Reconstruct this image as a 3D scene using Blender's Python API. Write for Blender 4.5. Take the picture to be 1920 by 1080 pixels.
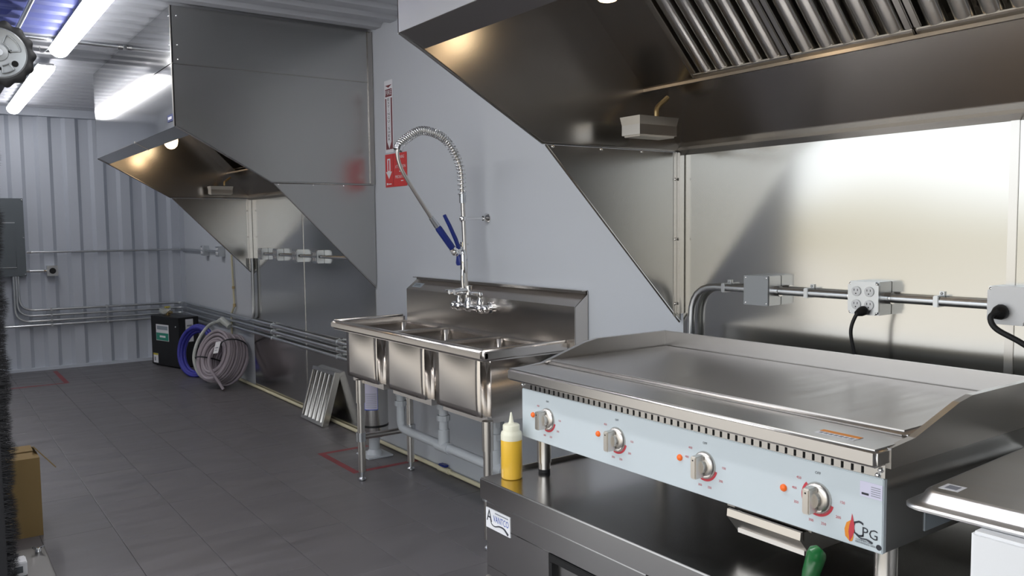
import bpy, bmesh, math, random
from mathutils import Vector as V, Matrix
random.seed(7)
PI = math.pi
for o in list(bpy.data.objects):
    bpy.data.objects.remove(o)
SC = bpy.context.scene
COL = SC.collection

# ------------------------------------------------------------------ camera
def camera():
    yaw, pitch, roll, f = math.radians(35.296), math.radians(4.0796), math.radians(-.669), 1574.6
    F = V((math.sin(yaw)*math.cos(pitch), math.cos(yaw)*math.cos(pitch), -math.sin(pitch)))
    R0 = V((math.cos(yaw), -math.sin(yaw), 0)); U0 = R0.cross(F)
    R = R0*math.cos(roll)+U0*math.sin(roll); U = U0*math.cos(roll)-R0*math.sin(roll)
    cd = bpy.data.cameras.new('camera'); c = bpy.data.objects.new('camera', cd); COL.objects.link(c)
    cd.sensor_width = 36; cd.lens = 36*f/1920; cd.clip_start = .02; cd.clip_end = 300
    m = Matrix((R, U, -F)).transposed().to_4x4(); m.translation = V((0, 0, 1.4)); c.matrix_world = m
    SC.camera = c
camera()

# ------------------------------------------------------------------ light and exposure
LED = 16.5          # ceiling strip lights
BULB = .16          # hood lamps, watts
SKY = 2.2
w = bpy.data.worlds.new('World'); SC.world = w; w.use_nodes = True
bg = w.node_tree.nodes['Background']; bg.inputs[0].default_value = (.91, .955, 1.0, 1); bg.inputs[1].default_value = SKY
sd = bpy.data.lights.new('sun', 'SUN'); sd.energy = 5.0; sd.color = (1, .95, .88); sd.angle = math.radians(1)
so = bpy.data.objects.new('sun', sd); COL.objects.link(so); so.rotation_euler = V((-.36, -.12, -.93)).to_track_quat('-Z', 'Y').to_euler()
vs = SC.view_settings
vs.view_transform = 'Standard'; vs.look = 'None'; vs.exposure = 0.0; vs.gamma = 1; vs.use_curve_mapping = False

# ------------------------------------------------------------------ materials
def lin(h):
    h = h.lstrip('#'); c = [int(h[i:i+2], 16)/255 for i in (0, 2, 4)]
    return tuple(x/12.92 if x <= .04045 else ((x+.055)/1.055)**2.4 for x in c)+(1,)
M = {}
def mat(name, col, rough=.5, metal=0, noise=None, bump=None, var=0, emit=0, trans=0, alpha=1, spec=.5, aniso=0, coat=0, objvar=0):
    """noise=(sx,sy,sz,amount): stretched grain in roughness and colour; bump=(sx,sy,sz,strength,distance)"""
    m = bpy.data.materials.new(name); m.use_nodes = True; N = m.node_tree.nodes; L = m.node_tree.links
    b = N['Principled BSDF']; c = lin(col) if isinstance(col, str) else tuple(col)+(1,)
    b.inputs['Base Color'].default_value = c; b.inputs['Roughness'].default_value = rough; b.inputs['Metallic'].default_value = metal
    b.inputs['Specular IOR Level'].default_value = spec; b.inputs['Coat Weight'].default_value = coat
    if trans: b.inputs['Transmission Weight'].default_value = trans
    if alpha < 1: b.inputs['Alpha'].default_value = alpha
    if emit:
        b.inputs['Emission Color'].default_value = c; b.inputs['Emission Strength'].default_value = emit
    if aniso:
        b.inputs['Anisotropic'].default_value = abs(aniso); tg = N.new('ShaderNodeTangent'); tg.direction_type = 'RADIAL'; tg.axis = 'Z'; L.new(tg.outputs[0], b.inputs['Tangent']); b.inputs['Anisotropic Rotation'].default_value = .25 if aniso < 0 else 0
    def nz(s, detail=3):
        mp = N.new('ShaderNodeMapping'); mp.inputs['Scale'].default_value = s
        g = N.new('ShaderNodeNewGeometry'); L.new(g.outputs['Position'], mp.inputs[0])
        t = N.new('ShaderNodeTexNoise'); t.inputs['Scale'].default_value = 1; t.inputs['Detail'].default_value = detail
        L.new(mp.outputs[0], t.inputs['Vector']); return t
    src = None
    if noise:
        t = nz(noise[:3]); a = noise[3]
        mr = N.new('ShaderNodeMapRange'); mr.inputs['From Min'].default_value = .3; mr.inputs['From Max'].default_value = .7
        mr.inputs['To Min'].default_value = max(0, rough-a); mr.inputs['To Max'].default_value = min(1, rough+a)
        L.new(t.outputs[0], mr.inputs[0]); L.new(mr.outputs[0], b.inputs['Roughness']); src = t
    if var:
        t = src or nz((3, 3, 3))
        mr = N.new('ShaderNodeMapRange'); mr.inputs['From Min'].default_value = .3; mr.inputs['From Max'].default_value = .7
        mr.inputs['To Min'].default_value = 1-var; mr.inputs['To Max'].default_value = 1+var
        L.new(t.outputs[0], mr.inputs[0])
        mx = N.new('ShaderNodeVectorMath'); mx.operation = 'SCALE'; mx.inputs[0].default_value = c[:3]
        L.new(mr.outputs[0], mx.inputs['Scale']); out = mx.outputs[0]
        if objvar:
            oi = N.new('ShaderNodeObjectInfo'); m2 = N.new('ShaderNodeMapRange')
            m2.inputs['To Min'].default_value = 1-objvar; m2.inputs['To Max'].default_value = 1+objvar
            L.new(oi.outputs['Random'], m2.inputs[0]); s2 = N.new('ShaderNodeVectorMath'); s2.operation = 'SCALE'
            L.new(out, s2.inputs[0]); L.new(m2.outputs[0], s2.inputs['Scale']); out = s2.outputs[0]
        L.new(out, b.inputs['Base Color'])
    if bump:
        t = nz(bump[:3], bump[5] if len(bump) > 5 else 2)
        bp = N.new('ShaderNodeBump'); bp.inputs['Strength'].default_value = bump[3]; bp.inputs['Distance'].default_value = bump[4]
        L.new(t.outputs[0], bp.inputs['Height']); L.new(bp.outputs[0], b.inputs['Normal'])
    M[name] = m; return m
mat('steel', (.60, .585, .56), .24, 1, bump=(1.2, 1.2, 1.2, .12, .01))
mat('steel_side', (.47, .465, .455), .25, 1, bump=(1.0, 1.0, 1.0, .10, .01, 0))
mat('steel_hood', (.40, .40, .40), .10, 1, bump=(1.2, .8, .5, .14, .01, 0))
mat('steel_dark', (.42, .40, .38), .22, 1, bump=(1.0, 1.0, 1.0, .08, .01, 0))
mat('steel_wavy', (.60, .595, .57), .16, 1, bump=(1, 1.5, 2.2, .42, .02, 0))
mat('steel_sink', (.64, .605, .57), .25, 1, bump=(1.5, 1.5, 1.5, .05, .01, 0))
mat('steel_griddle', (.55, .535, .52), .28, 1)
mat('plate_steel', (.52, .495, .475), .36, 1, noise=(2, 30, 2, .03), var=.04)
mat('steel_bowl', (.68, .64, .60), .24, 1)
mat('rack_steel', (.16, .155, .15), .42, 1)
mat('steel_base', (.56, .55, .54), .2, 1, bump=(1, 1, 1, .06, .01, 0))
mat('brushed', (.66, .63, .59), .3, 1)
mat('chrome', (.8, .8, .8), .07, 1)
mat('galvanised', (.62, .64, .66), .33, 1, var=.08)
mat('alu', (.74, .74, .75), .38, 1, noise=(40, 4, 4, .08))
mat('alu_bottom', (.52, .49, .46), .36, 1, noise=(40, 4, 40, .08), var=.06)
mat('wall_panel', '#c2c6cc', .42, bump=(50, 50, 50, .05, .002))
mat('corrugated_paint', '#babfc8', .5, bump=(40, 40, 40, .05, .002))
mat('ceiling_paint', '#b2b5bb', .42)
mat('left_wall_paint', '#aeb2ba', .5)
mat('tile', '#636062', .42, noise=(2.5, 9, 3, .08), var=.10, objvar=.035, bump=(30, 30, 30, .06, .002), spec=.4)
mat('grout', '#757273', .7)
mat('ground', '#a09c96', .95, var=.15)
mat('bank', '#857d66', .95, var=.25)
mat('pvc_grey', '#bcc0c4', .4)
mat('pvc_cream', '#d8d0b0', .4)
mat('cladding_pipe', '#c9c3a8', .4)
mat('white_plastic', '#e4e5e7', .4)
mat('white_enamel', '#ebecee', .35)
mat('panel_paint', '#c5ced3', .42, 0)
mat('black', '#121214', .45)
mat('black_gloss', '#0b0b0d', .2)
mat('rubber', '#1c1c1e', .6)
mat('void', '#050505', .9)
mat('blue_grip', '#1d2f7d', .35)
mat('blue_hose', '#34359a', .45)
mat('clear_hose', '#b9bdb8', .3)
mat('grey_hose', '#9d949c', .5)
mat('strap', '#20242a', .5)
mat('panel_grey', '#5d6468', .5)
mat('paper', '#e6e6ea', .6)
mat('paper_lilac', '#d5d2e6', .6)
mat('teal', '#2f8f7a', .5)
mat('yellow_label', '#c9b93c', .5)
mat('red_sign', '#cf2f30', .45)
mat('maroon', '#6d1f2a', .5)
mat('red_ink', '#c03a46', .5)
mat('dark_ink', '#2b2d36', .5)
mat('blue_ink', '#3a58b0', .5)
mat('grey_ink', '#8b8e98', .5)
mat('red_tape', '#7c3036', .5, var=.2)
mat('orange_lens', '#e0641e', .25, emit=.25)
mat('orange', '#e08a2a', .5)
mat('brass', (.55, .42, .22), .35, 1)
mat('cardboard', '#927a4e', .8, var=.06)
mat('cardboard_edge', '#6d4f33', .8)
mat('sauce', '#efbf3c', .35, coat=.4)
mat('translucent', '#e6e4cf', .3, coat=.2)
mat('film', '#8189c6', .55, var=.12)
mat('film_dark', '#5f69b2', .55, var=.1)
mat('bristle', '#141418', .75)
mat('dark_coil', '#3e4148', .5)
mat('disc_metal', '#a3a6a8', .4, .6)
mat('green_plastic', '#13652f', .35, coat=.3)
mat('bag', '#c8ccc6', .25, alpha=.45)
mat('led', (1, .99, 1.0), .5, emit=LED)
mat('bulb', (1.0, .72, .42), .5, emit=6)
mat('blue_sticker', '#20306e', .5)
mat('tag_foil', '#9fa8b0', .4, .3)

# ------------------------------------------------------------------ mesh builder
class B:
    def __init__(s, mx=None): s.bm = bmesh.new(); s.mx = mx
    def _p(s, p): return (s.mx @ V(p)) if s.mx else V(p)
    def face(s, pts):
        return s.bm.faces.new([s.bm.verts.new(s._p(p)) for p in pts])
    def merge(s, b2, mx=None):
        vm = {}
        for v in b2.verts: vm[v] = s.bm.verts.new(s._p(mx @ v.co if mx else v.co))
        for f in b2.faces:
            try: s.bm.faces.new([vm[v] for v in f.verts])
            except ValueError: pass
        b2.free(); return s
    def box(s, x0, x1, y0, y1, z0, z1, bev=0, seg=2):
        b = bmesh.new(); bmesh.ops.create_cube(b, size=1)
        for v in b.verts: v.co = V(((x0+x1)/2+v.co.x*(x1-x0), (y0+y1)/2+v.co.y*(y1-y0), (z0+z1)/2+v.co.z*(z1-z0)))
        if bev: bmesh.ops.bevel(b, geom=b.edges[:], offset=bev, segments=seg, affect='EDGES', clamp_overlap=True)
        return s.merge(b)
    def prism(s, poly, axis, a0, a1):
        """poly in the two other axes (order x,y,z without axis), extruded a0..a1"""
        def P(p, a):
            l = list(p); l.insert(axis, a); return l
        n = len(poly); b = bmesh.new()
        A = [b.verts.new(P(p, a0)) for p in poly]; C = [b.verts.new(P(p, a1)) for p in poly]
        b.faces.new(A); b.faces.new(C[::-1])
        for i in range(n): b.faces.new((A[i], C[i], C[(i+1) % n], A[(i+1) % n]))
        bmesh.ops.recalc_face_normals(b, faces=b.faces[:]); return s.merge(b)
    def tube(s, path, r, seg=10, caps=True, closed=False):
        path = [V(p) for p in path]; n = len(path); rings = []
        rr = r if isinstance(r, (list, tuple)) else [r]*n
        up = None; b = bmesh.new()
        for i, p in enumerate(path):
            a = path[(i-1) % n] if (closed or i > 0) else p; c = path[(i+1) % n] if (closed or i < n-1) else p
            t = (c-a).normalized()
            if up is None: up = t.orthogonal().normalized()
            up = (up-t*up.dot(t)); up = up.normalized() if up.length > 1e-6 else t.orthogonal().normalized()
            sd = t.cross(up)
            rings.append([b.verts.new(p+(up*math.cos(k*2*PI/seg)+sd*math.sin(k*2*PI/seg))*rr[i]) for k in range(seg)])
        m = n if closed else n-1
        for i in range(m):
            A, C = rings[i], rings[(i+1) % n]
            for k in range(seg): b.faces.new((A[k], A[(k+1) % seg], C[(k+1) % seg], C[k]))
        if caps and not closed: b.faces.new(rings[0][::-1]); b.faces.new(rings[-1])
        bmesh.ops.recalc_face_normals(b, faces=b.faces[:]); return s.merge(b)
    def cyl(s, p0, p1, r, seg=16, r1=None): return s.tube([p0, p1], [r, r if r1 is None else r1], seg)
    def lathe(s, prof, org, axis=(0, 0, 1), seg=20):
        """prof: list of (radius, height along axis)"""
        ax = V(axis).normalized(); u = ax.orthogonal().normalized(); w_ = ax.cross(u); org = V(org); b = bmesh.new(); rings = []
        for r, h in prof:
            rings.append([b.verts.new(org+ax*h+(u*math.cos(k*2*PI/seg)+w_*math.sin(k*2*PI/seg))*max(r, 1e-5)) for k in range(seg)])
        for A, C in zip(rings, rings[1:]):
            for k in range(seg): b.faces.new((A[k], A[(k+1) % seg], C[(k+1) % seg], C[k]))
        b.faces.new(rings[0][::-1]); b.faces.new(rings[-1])
        bmesh.ops.recalc_face_normals(b, faces=b.faces[:]); return s.merge(b)
    def ball(s, c, r, sc=(1, 1, 1), seg=16):
        b = bmesh.new(); bmesh.ops.create_uvsphere(b, u_segments=seg, v_segments=max(6, seg//2), radius=r)
        for v in b.verts: v.co = V(c)+V((v.co.x*sc[0], v.co.y*sc[1], v.co.z*sc[2]))
        return s.merge(b)

WL = {}
def _link(o, loc, parent):
    COL.objects.link(o); WL[o.name] = V(loc)
    if parent: o.parent = parent; o.location = V(loc)-WL[parent.name]
    else: o.location = loc
    return o
def part(b, name, m, parent=None, smooth=35):
    bm = b.bm; vs_ = bm.verts
    xs = [v.co.x for v in vs_]; ys = [v.co.y for v in vs_]; zs = [v.co.z for v in vs_]
    L = V(((min(xs)+max(xs))/2, (min(ys)+max(ys))/2, min(zs)))
    for v in vs_: v.co -= L
    me = bpy.data.meshes.new(name); bm.to_mesh(me); bm.free()
    me.materials.append(M[m])
    if smooth:
        me.polygons.foreach_set('use_smooth', [True]*len(me.polygons)); me.set_sharp_from_angle(angle=math.radians(smooth))
    return _link(bpy.data.objects.new(name, me), L, parent)
def tag(o, label, cat, group=None):
    o['label'] = label; o['category'] = cat
    if group: o['group'] = group
    return o
def struct(o, label=None):
    o['kind'] = 'structure'
    if label: o['label'] = label
    return o
def thing(name, label, cat, loc, group=None):
    o = bpy.data.objects.new(name, None); o.empty_display_size = .05
    _link(o, loc, None); return tag(o, label, cat, group)
def plbl(o, label): o['label'] = label; return o
def frame(org, right, up):
    r = V(right).normalized(); u = V(up).normalized(); n = r.cross(u)
    m = Matrix((r, u, n)).transposed().to_4x4(); m.translation = V(org); return m
def FX(x, y, z): return frame((x, y, z), (0, -1, 0), (0, 0, 1))     # on a surface facing -x
def FY(x, y, z): return frame((x, y, z), (1, 0, 0), (0, 0, 1))      # on a surface facing -y
def text(name, body, size, mx, m, parent, width=None, align='CENTER', line=1.0):
    cu = bpy.data.curves.new(name, 'FONT'); cu.body = body; cu.size = size; cu.align_x = align; cu.align_y = 'CENTER'
    cu.space_line = line; cu.resolution_u = 2
    o = bpy.data.objects.new(name, cu); COL.objects.link(o); bpy.context.view_layer.update()
    me = bpy.data.meshes.new_from_object(o.evaluated_get(bpy.context.evaluated_depsgraph_get()))
    bpy.data.objects.remove(o)
    sx = 1
    if width and len(me.vertices):
        xs = [v.co.x for v in me.vertices]; sx = width/max(1e-6, max(xs)-min(xs))
    b = B(); t = bmesh.new(); t.from_mesh(me); bpy.data.meshes.remove(me)
    for v in t.verts: v.co.x *= sx
    b.merge(t, mx); return part(b, name, m, parent, 0)
def fillet(path, r, n=6):
    path = [V(p) for p in path]; out = [path[0]]
    for a, p, c in zip(path, path[1:], path[2:]):
        d0 = (a-p); d1 = (c-p); k = min(r, d0.length*.48, d1.length*.48); s = p+d0.normalized()*k; e = p+d1.normalized()*k
        for i in range(n+1):
            t = i/n; out.append(s*(1-t)**2+p*2*t*(1-t)+e*t*t)
    out.append(path[-1]); return out
def spline(pts, n=8):
    pts = [V(p) for p in pts]; P = [pts[0]*2-pts[1]]+pts+[pts[-1]*2-pts[-2]]; out = []
    for i in range(1, len(P)-2):
        a, b_, c, d = P[i-1:i+3]
        for k in range(n):
            t = k/n; out.append(.5*((2*b_)+(c-a)*t+(2*a-5*b_+4*c-d)*t*t+(3*b_-a-3*c+d)*t**3))
    out.append(pts[-1]); return out
def copy_tree(o, delta, parent=None, label=None):
    c = o.copy(); COL.objects.link(c); WL[c.name] = WL[o.name]+V(delta)
    if parent: c.parent = parent; c.location = WL[c.name]-WL[parent.name]
    else: c.location = WL[c.name]
    if label: c['label'] = label
    for ch in list(o.children): copy_tree(ch, delta, c)
    return c

# ------------------------------------------------------------------ the setting
WX, BY, CZ, LX = 2.4385, 9.763, 2.66, .20
Y0 = -2.2
b = B(); b.box(LX-.05, WX+.05, Y0-.05, BY+.08, -.06, -.004); floor = struct(part(b, 'floor', 'grout', None, 0), 'dark grey plank tile floor of the container kitchen')
def tiles():
    w_, l_, g = .3, .61, .0016
    cache = {}
    x0 = 1.0-3*w_; col = 0
    x = x0
    while x < WX-.01:
        xa, xb = max(x, LX), min(x+w_, WX)
        y = Y0 - (.0, .2, .41)[col % 3]
        while y < BY-.01:
            ya, yb = max(y, Y0), min(y+l_, BY)
            if xb-xa > .02 and yb-ya > .02:
                k = (round(xb-xa, 3), round(yb-ya, 3))
                if k not in cache:
                    t = B(); hx, hy = k[0]/2-g/2, k[1]/2-g/2; e = .0012
                    t.face([(-hx+e, -hy+e, 0), (hx-e, -hy+e, 0), (hx-e, hy-e, 0), (-hx+e, hy-e, 0)])
                    o_ = [(-hx, -hy), (hx, -hy), (hx, hy), (-hx, hy)]; i_ = [(-hx+e, -hy+e), (hx-e, -hy+e), (hx-e, hy-e), (-hx+e, hy-e)]
                    for q in range(4):
                        r_ = (q+1) % 4
                        t.face([o_[q]+(-.0014,), o_[r_]+(-.0014,), i_[r_]+(0,), i_[q]+(0,)])
                        t.face([o_[q]+(-.004,), o_[r_]+(-.004,), o_[r_]+(-.0014,), o_[q]+(-.0014,)])
                    me = bpy.data.meshes.new('floor_tile'); t.bm.to_mesh(me); t.bm.free(); me.materials.append(M['tile']); cache[k] = me
                _link(bpy.data.objects.new('floor_tile', cache[k]), ((xa+xb)/2, (ya+yb)/2, 0), floor)
            y += l_
        x += w_; col += 1
tiles()
b = B(); b.box(WX, WX+.05, Y0-.05, BY+.08, 0, 2.72); struct(part(b, 'wall_right', 'wall_panel', None, 0), 'smooth pale grey wall panel behind the sink and hoods')
# corrugated back wall
def corrugated_back():
    b = B(); pts = []; x = 1.40-.25*6
    while x < WX+.3:      # dark slope begins at x
        pts += [(x-.0, BY), (x+.035, BY+.036), (x+.125, BY+.036), (x+.16, BY)]; x += .25
    pts = [p for p in pts if LX-.02 <= p[0] <= WX+.02]
    for p, q in zip(pts, pts[1:]): b.face([(p[0], p[1], 0), (q[0], q[1], 0), (q[0], q[1], 2.7), (p[0], p[1], 2.7)])
    bmesh.ops.remove_doubles(b.bm, verts=b.bm.verts[:], dist=1e-5)
    struct(part(b, 'wall_back', 'corrugated_paint', None, 20), 'corrugated pale grey steel end wall')
    b = B(); b.box(LX, WX, BY+.05, BY+.08, 0, 2.72); struct(part(b, 'trim_1', 'corrugated_paint', None, 0))
    b = B(); b.box(LX, WX, BY-.06, BY+.04, 2.58, 2.70); struct(part(b, 'trim_2', 'corrugated_paint', None, 0), 'flat header rail above the corrugated wall')
    b = B(); b.box(LX, WX-.005, BY-.012, BY+.04, 0, .03); struct(part(b, 'baseboard_back', 'corrugated_paint', None, 0))
    b = B(); b.box(WX-.05, WX, BY-.03, BY+.04, .0, 2.6); struct(part(b, 'trim_3', 'corrugated_paint', None, 0), 'flat corner flashing')
corrugated_back()
def ceil_prof(y):     # trapezoid along y, crest at CZ
    t = (y % .21)/.21
    d = .022
    return CZ+(0 if t < .38 else d*(t-.38)/.12 if t < .5 else d if t < .88 else d*(1-t)/.12)
def ceil_ys(a, c):
    ys = [a]; k = math.floor(a/.21)-1
    while k*.21 < c+.21:
        for f_ in (0, .38, .5, .88):
            q = (k+f_)*.21
            if a < q < c: ys.append(q)
        k += 1
    return sorted(ys)+[c]
def ceiling():
    b = B(); ys = ceil_ys(Y0, BY)
    for p, q in zip(ys, ys[1:]):
        b.face([(LX, p, ceil_prof(p)), (LX, q, ceil_prof(q)), (WX, q, ceil_prof(q)), (WX, p, ceil_prof(p))])
    bmesh.ops.remove_doubles(b.bm, verts=b.bm.verts[:], dist=1e-5)
    struct(part(b, 'ceiling', 'ceiling_paint', None, 15), 'ribbed pale grey metal ceiling')
    b = B(); b.box(LX-.05, WX+.05, Y0-.05, BY+.08, 2.70, 2.73); struct(part(b, 'trim_4', 'ceiling_paint', None, 0))
ceiling()
# left wall with the wide door opening the photograph is taken through
b = B(); b.box(LX-.05, LX, 3.5, 4.9, 0, 2.72); b.box(LX-.05, LX, 8.9, BY+.08, 0, 2.72); b.box(LX-.05, LX, 4.9, 8.9, 1.95, 2.72); b.box(LX-.05, LX, Y0-.05, 3.5, 2.3, 2.72); b.box(LX-.05, LX, Y0-.05, -.35, 0, 2.3)
struct(part(b, 'wall_left', 'left_wall_paint', None, 0), 'left wall with a wide door opening and a roll-up door')
b = B(); z_ = .42
while z_ < 1.95:
    b.prism([(LX-.03, z_), (LX-.012, z_+.015), (LX-.012, z_+.055), (LX-.03, z_+.07), (LX-.036, z_+.07), (LX-.036, z_)], 1, 4.9, 8.9); z_ += .07
struct(part(b, 'door_1', 'dark_coil', None, 0), 'dark slatted roll-up door, lowered to knee height')
b = B(); b.box(LX, WX, Y0-.05, Y0, 0, 2.72); struct(part(b, 'wall_front', 'left_wall_paint', None, 0))
b = B(); b.box(-60, LX-.06, -60, 60, -.3, -.2); struct(part(b, 'ground_outside', 'ground', None, 0), 'dry pale ground outside the container')
def bank():
    b = B(); n = 40
    for i in range(n):
        y0, y1 = -40+i*2.5, -40+(i+1)*2.5
        h = lambda y: 1.9+.5*math.sin(y*.31)+.3*math.sin(y*.83+1)
        b.face([(-30, y0, -.2), (-30, y1, -.2), (-33, y1, h(y1)), (-33, y0, h(y0))])
        b.face([(-33, y0, h(y0)), (-33, y1, h(y1)), (-40, y1, h(y1)*.8), (-40, y0, h(y0)*.8)])
    struct(part(b, 'bank_outside', 'bank', None, 60), 'low grassy bank outside')
bank()

# ------------------------------------------------------------------ ceiling lights
def strip_light(y0, y1, label):
    t = thing('strip_light', label, 'ceiling light', (.83, (y0+y1)/2, 2.545), 'LED strip lights on the ceiling')
    b = B(); b.box(.775, .885, y0, y1, 2.60, 2.622, .006); part(b, 'housing', 'white_plastic', t)
    for y in (y0+.35, y1-.35): b = B(); b.box(.80, .86, y-.015, y+.015, 2.62, 2.657); part(b, 'mounting_clip', 'galvanised', t, 0)
    b = B(); A = [i*PI/12 for i in range(13)]; R_ = []
    for y, k in ((y0, .55), (y0+.012, .85), (y0+.03, 1), (y1-.03, 1), (y1-.012, .85), (y1, .55)):
        R_.append([b.bm.verts.new((.83+.06*(.75+.25*k)*math.cos(a), y, 2.604-.056*k*math.sin(a))) for a in A])
    for P, Q in zip(R_, R_[1:]):
        for k in range(12): b.bm.faces.new((P[k], P[k+1], Q[k+1], Q[k]))
    b.bm.faces.new(R_[0]); b.bm.faces.new(R_[-1][::-1])
    bmesh.ops.recalc_face_normals(b.bm, faces=b.bm.faces[:]); part(b, 'diffuser', 'led', t, 50)
strip_light(6.93, 9.45, 'glowing LED strip light nearest the corrugated end wall')
strip_light(3.95, 6.30, 'large glowing LED strip light above the hood front, nearer the camera')

strip_light(.95, 3.45, 'LED strip light over the door opening, nearest the camera')
# ------------------------------------------------------------------ hoods
def hood(y0, y1, zt, name_label, far):
    """front x 1.215, from y0 (near) to y1; end panels cut back diagonally"""
    fx = 1.215; t = thing('exhaust_hood', name_label, 'exhaust hood', ((fx+WX)/2, (y0+y1)/2, 1.68), 'stainless exhaust hoods')
    prof = [(fx, 1.99), (1.30, 1.948), (1.757, 1.69), (WX-.004, 1.69), (WX-.004, zt), (fx, zt)]
    for y, s in ((y0, 1), (y1, -1)):
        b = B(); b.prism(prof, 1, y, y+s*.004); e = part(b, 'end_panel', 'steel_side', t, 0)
        # folded hems and the seam line of the upper enclosure
        b = B(); d = -s
        b.box(fx-.002, WX-.004, min(y, y+d*.006), max(y, y+d*.006), 2.335, 2.34)
        if far and s == 1: b.box(WX-.035, WX-.004, y-.010, y, 1.69, zt)
        part(b, 'seam', 'steel_dark', e, 0)
        b = B(); b.tube([(fx+.003, y, 1.992), (1.30, y, 1.948), (1.757, y, 1.69), (WX-.01, y, 1.69)], .006, 8); part(b, 'hem', 'steel_side', e)
        # side skirt below
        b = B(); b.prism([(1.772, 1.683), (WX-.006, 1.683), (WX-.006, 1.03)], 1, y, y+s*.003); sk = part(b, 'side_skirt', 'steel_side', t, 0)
        b = B(); b.tube([(1.772, y, 1.683), (WX-.012, y, 1.026)], .0045, 8); part(b, 'hem', 'steel_side', sk)
        b = B(); yy = y+s*.02; b.box(WX-.035, WX-.006, min(y+s*.003, yy), max(y+s*.003, yy), 1.06, 1.683, .003)
        b.box(WX-.05, WX-.035, min(y+s*.003, y+s*.007), max(y+s*.003, y+s*.007), 1.05, 1.683, .001); part(b, 'corner_flange', 'steel', sk)
        for q in ((1.80, y+s*.004, 1.678), (2.02, y+s*.004, 1.678), (2.22, y+s*.004, 1.678), (WX-.043, y+s*.007, 1.58), (WX-.043, y+s*.007, 1.35), (WX-.043, y+s*.007, 1.1)):
            b = B(); b.ball(q, .006, seg=8); part(b, 'rivet', 'chrome', sk)
    # front
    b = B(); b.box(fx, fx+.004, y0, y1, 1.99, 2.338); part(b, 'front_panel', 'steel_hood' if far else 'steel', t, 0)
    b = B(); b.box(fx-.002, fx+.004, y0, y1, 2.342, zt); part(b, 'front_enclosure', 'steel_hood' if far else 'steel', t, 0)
    b = B(); b.prism([(fx, 1.992), (1.30, 1.95), (1.302, 1.954), (1.302, 1.975), (1.298, 1.975), (1.298, 1.956), (fx+.002, 1.998)], 1, y0+.004, y1-.004); part(b, 'front_lip', 'steel_side', t, 0)
    # inner ceiling, filter slope, trough
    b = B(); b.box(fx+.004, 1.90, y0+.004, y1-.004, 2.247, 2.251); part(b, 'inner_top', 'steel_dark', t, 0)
    ybl = y1-.245
    b = B()
    b.prism([(2.242, 1.90), (2.246, 1.903), (1.899, 2.25), (1.895, 2.247)], 1, ybl, y1-.004)
    part(b, 'blank_panel', 'steel_dark', t, 0)
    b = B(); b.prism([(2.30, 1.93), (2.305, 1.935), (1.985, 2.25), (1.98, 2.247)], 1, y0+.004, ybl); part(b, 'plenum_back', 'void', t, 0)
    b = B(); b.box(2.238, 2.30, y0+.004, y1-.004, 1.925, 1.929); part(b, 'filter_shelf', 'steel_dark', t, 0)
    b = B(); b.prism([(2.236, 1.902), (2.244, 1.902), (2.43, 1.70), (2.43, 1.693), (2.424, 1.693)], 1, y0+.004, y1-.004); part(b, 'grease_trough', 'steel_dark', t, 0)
    b = B(); b.prism([(2.228, 1.897), (2.246, 1.897), (2.246, 1.907), (2.228, 1.907)], 1, y0+.004, y1-.004); part(b, 'trough_edge', 'brushed', t, 0)
    b = B(); b.prism([(2.395, 1.688), (2.436, 1.672), (2.436, 1.70), (2.42, 1.704)], 1, y0+.006, y1-.006); part(b, 'wall_flange', 'steel', t, 0)
    # grease cup hanging at the far end
    cy = y1-.13
    b = B()
    for z0, z1, i0, i1 in ((1.712, 1.782, .012, 0),):
        A = [(2.04+i0, cy-.05+i0, z0), (2.23-i0, cy-.05+i0, z0), (2.23-i0, cy+.05-i0, z0), (2.04+i0, cy+.05-i0, z0)]
        C = [(2.04, cy-.05, z1), (2.23, cy-.05, z1), (2.23, cy+.05, z1), (2.04, cy+.05, z1)]
        b.face(A[::-1])
        for k in range(4): b.face([A[k], A[(k+1) % 4], C[(k+1) % 4], C[k]])
        D = [(p[0]+(.005 if p[0] < 2.1 else -.005), p[1]+(.005 if p[1] < cy else -.005), z1) for p in C]
        for k in range(4): b.face([C[k], C[(k+1) % 4], D[(k+1) % 4], D[k]])
        Ei = [(p[0], p[1], z0+.006) for p in D]
        for k in range(4): b.face([D[k], D[(k+1) % 4], Ei[(k+1) % 4], Ei[k]])
        b.face(Ei)
    cup = part(b, 'grease_cup', 'brushed', t)
    b = B(); b.tube(fillet([(2.17, cy, 1.79), (2.17, cy, 1.82), (2.225, cy, 1.86)], .02), .009, 8); part(b, 'drain_spout', 'brass', cup)
    # lamps
    for ly in ((y1-.42, y0+.4)):
        b = B(); b.lathe([(.055, 0), (.055, .02), (.035, .035), (.035, .06), (.05, .065), (.05, .085)], (1.68, ly, 2.248), (0, 0, -1)); lp = part(b, 'lamp_base', 'alu', t)
        b = B(); b.lathe([(.046, 0), (.052, .02), (.053, .05), (.045, .085), (.025, .105), (.001, .112)], (1.68, ly, 2.163), (0, 0, -1)); part(b, 'lamp_globe', 'bulb', lp, 60)
        ld = bpy.data.lights.new('lamp_light', 'POINT'); ld.energy = BULB*(5 if far else 1); ld.color = (1, .66, .36); ld.shadow_soft_size = .05
        lo = bpy.data.objects.new('lamp_light', ld); _link(lo, (1.60, ly, 2.02), lp)
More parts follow.
